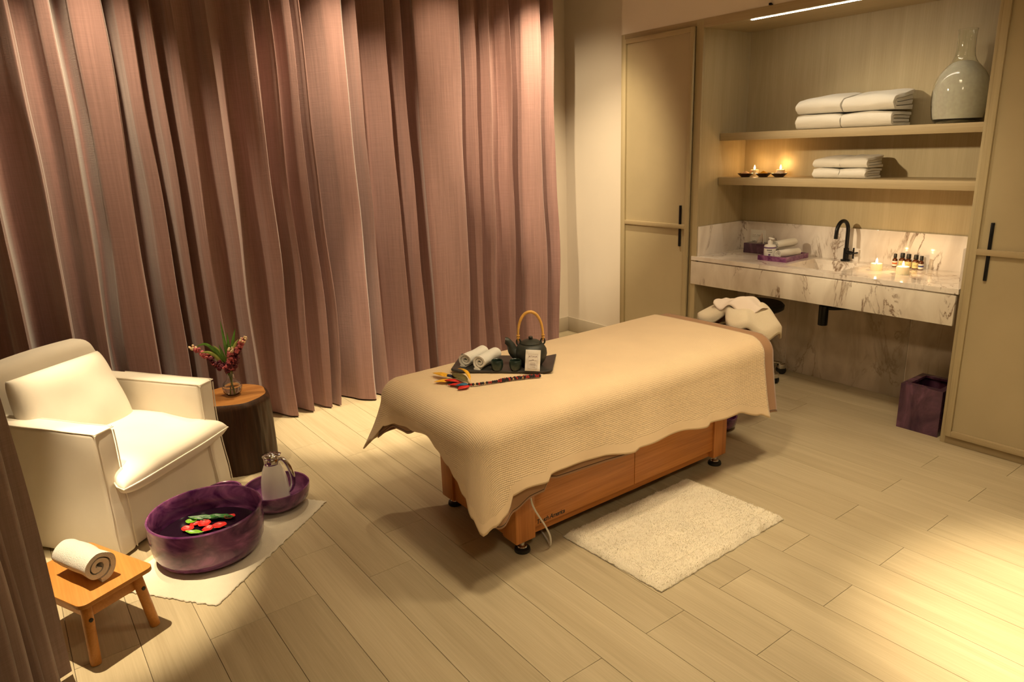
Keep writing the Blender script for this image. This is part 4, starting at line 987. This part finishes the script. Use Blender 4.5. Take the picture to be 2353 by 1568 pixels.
op = [(0.022, 0), (0.034, 0.004), (0.049, 0.024), (0.053, 0.046), (0.047, 0.070), (0.030, 0.087), (0.020, 0.096), (0.0185, 0.112), (0.021, 0.122)]
MB().lathe([(0.001, 0)]+op+[(r-0.002, z+(0.004 if z < 0.01 else 0)) for r, z in reversed(op)]+[(0.001, 0.004)], fv, 36, False, False).build('glass', 'clear_glass', t)
MB().lathe([(0.001, 0.0045), (0.030, 0.008), (0.0465, 0.025), (0.0505, 0.046), (0.048, 0.058), (0.001, 0.058)], fv, 36, False, False).build('water', 'water', t)
cr = Vector((0.59, 0.806, 0))                                            # picture right, on the floor
def spike(label, pts, blooms, seed):
    """pts: (offset to the right, toward camera, height) of the stem; blooms: colour zones"""
    P = catmull([fv+cr*a+Vector((0.806, -0.59, 0))*b2+Vector((0, 0, z)) for a, b2, z in pts], 8)
    t = thing('snapdragon_stem', label, 'flower', P[0])
    MB().tube(P, [0.0026-0.0013*i/len(P) for i in range(len(P))], 7).build('stem', 'stem', t)
    R2 = random.Random(seed); bm_ = {'bloom_dark': MB(), 'bloom_pink': MB(), 'bloom_cream': MB()}
    n0 = int(len(P)*0.42)
    for i in range(n0, len(P)):
        f = (i-n0)/(len(P)-n0)
        for k in range(4):
            mt = 'bloom_dark' if f < blooms[0] else 'bloom_pink' if f < blooms[1] else 'bloom_cream'
            if R2.random() < 0.15: mt = 'bloom_pink'
            r = 0.0165*(1-0.5*f); d = Vector((R2.uniform(-1, 1), R2.uniform(-1, 1), R2.uniform(-0.7, 0.7))).normalized()
            c = P[i]+d*r*1.25; tmp = MB().lathe([(r*0.15, -r*0.8), (r*0.6, -r*0.45), (r*0.62, 0), (r*0.95, r*0.35), (r*0.55, r*0.55), (r*0.1, r*0.35)], (0, 0, 0), 7)
            Mx = Matrix.Translation(c) @ d.to_track_quat('Z', 'Y').to_matrix().to_4x4() @ Matrix.Diagonal((1, R2.uniform(0.6, 1), 1, 1))
            bm_[mt].add([Mx @ q for q in tmp.v], tmp.f)
    for nm, b2 in bm_.items():
        if b2.v: o = b2.build('blossoms', nm, t, ang=180); o['label'] = {'bloom_dark': 'dark crimson blossoms', 'bloom_pink': 'pink blossoms', 'bloom_cream': 'cream buds'}[nm]
spike('snapdragon spike leaning left with crimson and cream blossoms', [(0.005, 0, 0.012), (-0.008, 0, 0.11), (-0.045, 0.01, 0.175), (-0.11, 0.01, 0.235), (-0.19, 0.0, 0.285)], (0.5, 0.85), 1)
spike('snapdragon spike leaning right with crimson and pink blossoms', [(-0.012, 0, 0.012), (0.008, 0, 0.115), (0.035, 0, 0.20), (0.065, 0, 0.27), (0.105, 0, 0.325)], (0.55, 0.8), 2)
spike('snapdragon spike in the middle of the bouquet with pale pink tips', [(0.014, 0.01, 0.012), (0.004, 0.01, 0.11), (0.012, 0.015, 0.17), (0.022, 0.02, 0.215), (0.030, 0.02, 0.27)], (0.4, 0.85), 3)
t = thing('leaf_sprig', 'green strap leaves standing up in the bud vase', 'leaves', fv+Vector((0, 0, 0.02)))
def strap(a0, z0, a1, z1, wd, bend, mat, dep=0.0):
    A = fv+cr*0.004+Vector((0, 0, 0.03)); B = fv+cr*a0+Vector((0, 0, z0)); C = fv+cr*a1+Vector((0.806, -0.59, 0))*dep+Vector((0, 0, z1))
    P = catmull([A, A.lerp(B, 0.5)+Vector((0, 0, 0.01)), B, B.lerp(C, 0.55)+Vector((0, 0, bend)), C], 6); n = len(P)-1
    sd = Vector((0.3, 0.55, 0.2)).normalized()
    def g(u, v):
        f = u*n; i = min(n-1, int(f)); p = P[i].lerp(P[i+1], f-i); td = (P[i+1]-P[i]).normalized(); s_ = td.cross(Vector((0.806, -0.59, 0.15))).normalized()
        wv = wd*max(0.08, math.sin(PI*max(0, (u-0.3)/0.7)**0.8) if u > 0.3 else 0.08)
        return p+s_*(v-0.5)*2*wv+Vector((0.806, -0.59, 0))*0.25*wv*(1-(2*v-1)**2)
    MB().grid(g, 26, 4).build('leaf', mat, t, ang=180)
for L in [(-0.02, 0.18, -0.165, 0.285, 0.011, 0.055, 'leaf', 0.0), (-0.015, 0.17, -0.085, 0.30, 0.010, 0.02, 'leaf', 0.02), (-0.022, 0.17, -0.13, 0.26, 0.012, 0.03, 'leaf_pale', 0.03), (0.0, 0.2, -0.012, 0.43, 0.010, 0.0, 'leaf', 0.0), (0.01, 0.18, 0.012, 0.36, 0.011, 0.0, 'leaf', -0.01), (0.01, 0.18, 0.055, 0.375, 0.012, 0.01, 'leaf', -0.02), (0.012, 0.17, 0.075, 0.32, 0.010, 0.03, 'leaf_pale', 0.0), (-0.012, 0.17, -0.07, 0.29, 0.010, 0.02, 'leaf_pale', 0.0), (-0.01, 0.16, -0.03, 0.30, 0.012, 0.0, 'leaf', 0.02)]: strap(*L)

# ------------------------------------------------------------------ foot mat, tub, bowls, thermos
m1 = Vector((-2.627, 0.444, 0)); mu = Vector((-0.618, 0.786, 0)); mv = Vector((-0.786, -0.618, 0))
def mat_fn(u, v):
    p = m1+mu*0.855*u+mv*0.50*v; k = 40
    fr = 0.006 if min(u, v, 1-u, 1-v) < 0.001 else 0.0
    p = p+(mu*noise.noise(p*60)+mv*noise.noise(p*60+Vector((3, 3, 3))))*fr*1.5
    e = min(u, v, 1-u, 1-v)
    z = 0.0058+0.0022*noise.noise(Vector((p.x*9, p.y*9, 0)))+0.0014*noise.noise(Vector((p.x*30, p.y*30, 0)))-0.003*(e < 0.004)
    return Vector((p.x, p.y, max(0.0022, z)))
mo = MB().grid(mat_fn, 140, 90).build('foot_mat', 'mat_cotton', org=m1+mu*0.42+mv*0.25, ang=180, solid=0.0)
md = mo.modifiers.new('thickness', 'SOLIDIFY'); md.thickness = 0.004; md.offset = 0
if sum(p.normal.z for p in mo.data.polygons) < 0: mo.data.flip_normals()
tag(mo, 'cream cotton foot mat with frayed edges under the purple tub', 'mat')
MZ = 0.0112
tb = Vector((-3.058, 0.535, MZ)); TRR, TH = 0.238, 0.20
t = thing('foot_tub', 'large purple resin foot tub with floating petals in front of the armchair', 'tub', tb)
bowl_prof = [(TRR*0.68, 0.0), (TRR*0.76, 0.002), (TRR*0.89, TH*0.09), (TRR*0.965, TH*0.28), (TRR*0.995, TH*0.55), (TRR, TH-0.004), (TRR-0.004, TH), (TRR-0.009, TH), (TRR-0.012, TH-0.004), (TRR*0.985-0.012, TH*0.55), (TRR*0.95-0.012, TH*0.28), (TRR*0.85-0.012, TH*0.14), (0.002, TH*0.10)]
MB().lathe(bowl_prof, tb, 72, True, True).build('shell', 'resin_purple', t)
WZ = 0.092
MB().lathe([(0.002, WZ), (TRR*0.962-0.013, WZ)], tb, 64, False, False).build('water', 'tub_water', t)
wz = tb.z+WZ
def tubpt(px, py): q = Zp((px, py), wz+0.004); return Vector((q.x, q.y, wz+0.002))
def petal(label, px, py, s, mat, rz, name='flower_petal', cat='petal', long=1.0, group='red petals floating in the tub'):
    c = tubpt(px, py)
    def g(u, v):
        a, b2 = (u-0.5)*2, (v-0.5)*2; wv = (1-abs(a)**2.2)**0.6 if long == 1.0 else (1-abs(a)**1.6)
        x, y = a*s*long, b2*s*0.8*wv/(1 if long == 1.0 else 1.7)
        z = 0.010+0.35*s*(a*a)*0.8+0.25*s*b2*b2*wv+0.10*s*noise.noise(Vector((a*2+px, b2*2, 0)))
        return c+Vector((x*math.cos(rz)-y*math.sin(rz), x*math.sin(rz)+y*math.cos(rz), z-0.008))
    tag(MB().grid(g, 12, 8).build(name, mat, org=c, ang=180, solid=0.001), label, cat, group)
petal('red petal floating nearest the left rim of the tub', 432, 1218, 0.030, 'petal_red', 0.6)
petal('red petal floating under the lime green leaf in the tub', 448, 1206, 0.022, 'petal_red', 1.6)
petal('red petal floating in the middle of the tub', 470, 1206, 0.034, 'petal_red', 0.2)
petal('red petal floating close to the front rim of the tub', 478, 1218, 0.028, 'petal_red', 2.2)
petal('bright red petal floating right of the tub centre', 505, 1210, 0.032, 'petal_red', 0.9)
petal('red petal floating farthest right in the tub', 528, 1190, 0.026, 'petal_red', 1.2)
LG = 'green leaves floating in the tub'
petal('lime green leaf floating at the left of the tub petals', 440, 1200, 0.026, 'leaf_lime', 0.9, 'floating_leaf', 'leaf', 1.0, LG)
petal('small lime leaf floating at the front rim of the tub', 447, 1226, 0.034, 'leaf_lime', 0.8, 'floating_leaf', 'leaf', 1.3, LG)
petal('dark green leaf floating at the back left of the tub', 468, 1194, 0.050, 'leaf_wet', 0.9, 'floating_leaf', 'leaf', 1.4, LG)
petal('dark green leaf floating at the back middle of the tub', 495, 1192, 0.050, 'leaf_wet', 1.0, 'floating_leaf', 'leaf', 1.4, LG)
petal('dark green leaf floating at the back right of the tub', 515, 1190, 0.040, 'leaf_wet', 0.7, 'floating_leaf', 'leaf', 1.3, LG)
bw = Vector((-3.272, 0.912, MZ))
bowl('purple_bowl', 'purple resin bowl holding the white thermos jug', bw, 0.160, 0.108, bott=0.55)
bowl('purple_bowl', 'purple resin bowl mostly hidden behind the foot tub', Vector((-3.428, 0.697, 0.0112)), 0.088, 0.100, bott=0.5)
th = Vector((-3.312, 0.918, MZ+0.0085))
t = thing('thermos_jug', 'white thermos jug with chrome lid and handle standing in a purple bowl', 'thermos', th)
MB().lathe([(0.060, 0), (0.066, 0.004), (0.068, 0.05), (0.064, 0.11), (0.052, 0.165), (0.040, 0.195), (0.036, 0.203)], th, 44).build('body', 'thermos_white', t)
MB().lathe([(0.0375, 0.200), (0.0385, 0.203), (0.0385, 0.230), (0.036, 0.233)], th, 40).build('collar', 'chrome', t)
def lidf(p): 
    l = p-th; f = max(0, -l.dot(cr)-0.02)
    return p-cr*f*0.35+Vector((0, 0, 0.10*f))
lm = MB().lathe([(0.036, 0.231), (0.039, 0.238), (0.037, 0.246), (0.026, 0.254), (0.010, 0.259), (0.001, 0.260)], th, 40, True, False); lm.v = [lidf(p) for p in lm.v]; lm.build('lid', 'chrome', t)
MB().rbox(-0.012, 0.050, -0.013, 0.013, 0.240, 0.250, 0.004, 3, 3, fn=lambda p: th+cr*p.x+Vector((-cr.y, cr.x, 0))*p.y+Vector((0, 0, p.z+0.01-max(0, p.x-0.02)*0.25))).build('thumb_lever', 'chrome', t)
hp = catmull([th+cr*a+Vector((0, 0, z)) for a, z in ((0.036, 0.222), (0.058, 0.220), (0.080, 0.185), (0.094, 0.135), (0.092, 0.085), (0.076, 0.052), (0.064, 0.046))], 5)
MB().tube(hp, [0.0085+0.004*math.sin(PI*i/(len(hp)-1)) for i in range(len(hp))], 12).build('handle', 'chrome', t)

# ------------------------------------------------------------------ wooden footstool and towel
a1 = Vector((-0.433, 0.901, 0)).normalized(); a2 = Vector((-0.901, -0.433, 0)).normalized()        # short and long side
nc = Vector((-2.530, 0.012, 0)); HS = 0.252; WS, DS = 0.278, 0.395
t = thing('step_stool', 'low orange beech step stool carrying a rolled white towel', 'stool', nc+a1*WS/2+a2*DS/2)
def SP(a, b2, z): return nc+a1*a+a2*b2+Vector((0, 0, z))
MSt = Matrix(((a2.x, -a1.x, 0, nc.x), (a2.y, -a1.y, 0, nc.y), (0, 0, 1, 0), (0, 0, 0, 1)))
def outl(r=0.028, n=6):
    pts = []
    for cx, cy, a0 in ((r, -r, PI/2), (r, -WS+r, PI), (DS-r, -WS+r, 1.5*PI), (DS-r, -r, 0)):
        for i in range(n+1):
            a = a0+PI/2*i/n; pts.append((cx+r*math.cos(a), cy+r*math.sin(a)))
    return pts
MB().prism(outl(), HS-0.017, HS, MSt).build('seat_board', 'beech', t, 0.0015)
MB().prism([(x*0.996+0.001, y*0.996-0.001) for x, y in outl()], HS-0.0125, HS-0.0095, MSt).build('ply_line', 'cherry_y', t) if False else None
legs = []
for a, b2, sa, sb_ in ((0.045, 0.055, -0.035, 0.012), (WS-0.045, 0.055, 0.012, 0.0), (0.045, DS-0.055, -0.035, -0.02), (WS-0.045, DS-0.055, 0.012, -0.02)):
    top = SP(a, b2, HS-0.018); bot = SP(a+(-0.022 if a < 0.1 else 0.022), b2+(-0.028 if b2 < 0.2 else 0.028), 0.0)
    d = (top-bot); lo = bot
    lg = MB().tube([lo, lo+d*0.02, lo+d*0.98, top], [0.0165, 0.018, 0.019, 0.019], 20).build('leg', 'beech', t)
    fd = -a2 if b2 < 0.2 else a2; c = bot.lerp(top, 0.72)+fd*0.0195
    MB().lathe([(0.0075, -0.004), (0.0075, 0.001), (0.003, 0.002)], c, 16, M=fd.to_track_quat('Z', 'Y').to_matrix().to_4x4()).build('screw_cap', 'rubber', lg)
MO = MSt
MB().obox(MO, 0.050, 0.066, -WS+0.045, -0.045, HS-0.085, HS-0.0175).build('apron', 'beech', t, 0.001)
MB().obox(MO, DS-0.066, DS-0.050, -WS+0.045, -0.045, HS-0.085, HS-0.0175).build('apron', 'beech', t, 0.001)
MB().obox(MO, 0.066, DS-0.066, -0.056, -0.040, HS-0.085, HS-0.0175).build('apron', 'beech', t, 0.001)
MB().obox(MO, 0.066, DS-0.066, -WS+0.040, -WS+0.056, HS-0.085, HS-0.0175).build('apron', 'beech', t, 0.001)
rolled_towel('rolled_towel', 'thick white rolled towel lying on the wooden step stool', 'towel', (-2.745, 0.050, HS+0.0005), math.radians(24), 0.070, 0.215, 2.1, 0.90, seed=9, tail=False)

# ================================================================== CURTAINS
def curtain_panel(label, folds, x0, start, end, seed, top_shift=0.0):
    """folds: (start, ridge, edge) in picture columns along row 200, turned into positions on the curtain plane"""
    def yy(px): return Xp((px, 200), x0+0.04).y
    pts = list(start)
    for (s_, r, e) in folds:
        ys, yr, ye = yy(s_), yy(r), yy(e); wv = ye-ys; D = min(0.24, max(0.09, 0.75*wv+0.06))
        pts += [(ys, -D), (yr-0.25*(yr-ys), -0.38*D), (yr, -0.12*D), (ye-0.12*wv, 0.02), (ye-0.012, 0.012), (ye, -0.015), (ye-0.004, -0.45*D)]
    pts += list(end)
    prof = catmull([(a, b2, 0) for a, b2 in pts], 5); n = len(prof)
    zs = [0.012+(ZC-0.03)*(i/40) for i in range(41)]
    vs = []
    ym = (prof[0].x+prof[-1].x)/2
    for z in zs:
        f = z/ZC; amp = 1.22-0.42*f
        for i, p in enumerate(prof):
            wob = 0.060*noise.noise(Vector((p.x*2.2, z*0.7, seed)))*(1-f)+0.016*noise.noise(Vector((p.x*7, z*1.6, seed+5)))
            wob2 = 0.075*noise.noise(Vector((p.x*1.6+3, z*0.8, seed+9)))*(1-f)
            vs.append(Vector((x0+p.y*amp+wob2, p.x+wob, z)))
    m = MB(); m.add(vs, [(j*n+i, j*n+i+1, (j+1)*n+i+1, (j+1)*n+i) for j in range(40) for i in range(n-1)])
    o = m.build('velvet_curtain', 'velvet', org=(x0, ym, 0), fixn=False, ang=180)
    return tag(o, label, 'curtain', 'rose velvet curtains')
XC = -4.40
curtain_panel('rose velvet curtain panel at the right, behind the massage table', [(716, 771, 808), (816, 830, 838), (858, 890, 903), (905, 925, 938), (956, 980, 1069), (1078, 1095, 1104), (1121, 1130, 1135), (1158, 1175, 1180), (1193, 1215, 1251), (1254, 1270, 1281)], XC, [(1.60, -0.14)], [(3.74, -0.10)], 11)
curtain_panel('rose velvet curtain panel in the middle, behind the stump table', [(273, 300, 330), (339, 360, 378), (388, 410, 428), (470, 490, 503), (546, 580, 605), (620, 635, 645), (658, 675, 690), (693, 705, 713)], XC, [(0.55, -0.14)], [(1.69, -0.12)], 23)
curtain_panel('rose velvet curtain panel at the left, behind the armchair', [(-140, -90, -60), (-40, 30, 59), (95, 122, 150), (172, 197, 268)], XC+0.02, [(-0.9, -0.1), (-0.5, 0.0)], [(0.66, -0.12)], 37)
# gathered panel close to the camera
sp_ = []
for i in range(15):
    f = i/14; x = -2.56+0.75*f; y = -0.115-0.20*f
    d = 0.060 if i % 2 == 0 else -0.07
    sp_.append((x+0.03*math.sin(i*2.1), y+d*(1 if i else 1.1), 0))
prof = catmull(sp_, 6); n = len(prof); vs = []
for j in range(41):
    z = 0.012+(ZC-0.03)*j/40; f = z/ZC
    for p in prof:
        g = 1.0-0.30*f
        cx_, cy_ = -2.2, -0.26
        wob = 0.02*noise.noise(Vector((p.x*5, z*0.9, 50)))
        vs.append(Vector((cx_+(p.x-cx_)*g+wob, cy_+(p.y-cy_)*g+wob, z)))
m = MB(); m.add(vs, [(j*n+i, j*n+i+1, (j+1)*n+i+1, (j+1)*n+i) for j in range(40) for i in range(n-1)])
tag(m.build('velvet_curtain', 'velvet_side', org=(-2.2, -0.26, 0), fixn=False, ang=180), 'gathered velvet curtain hanging at the near left beside the step stool', 'curtain', 'rose velvet curtains')
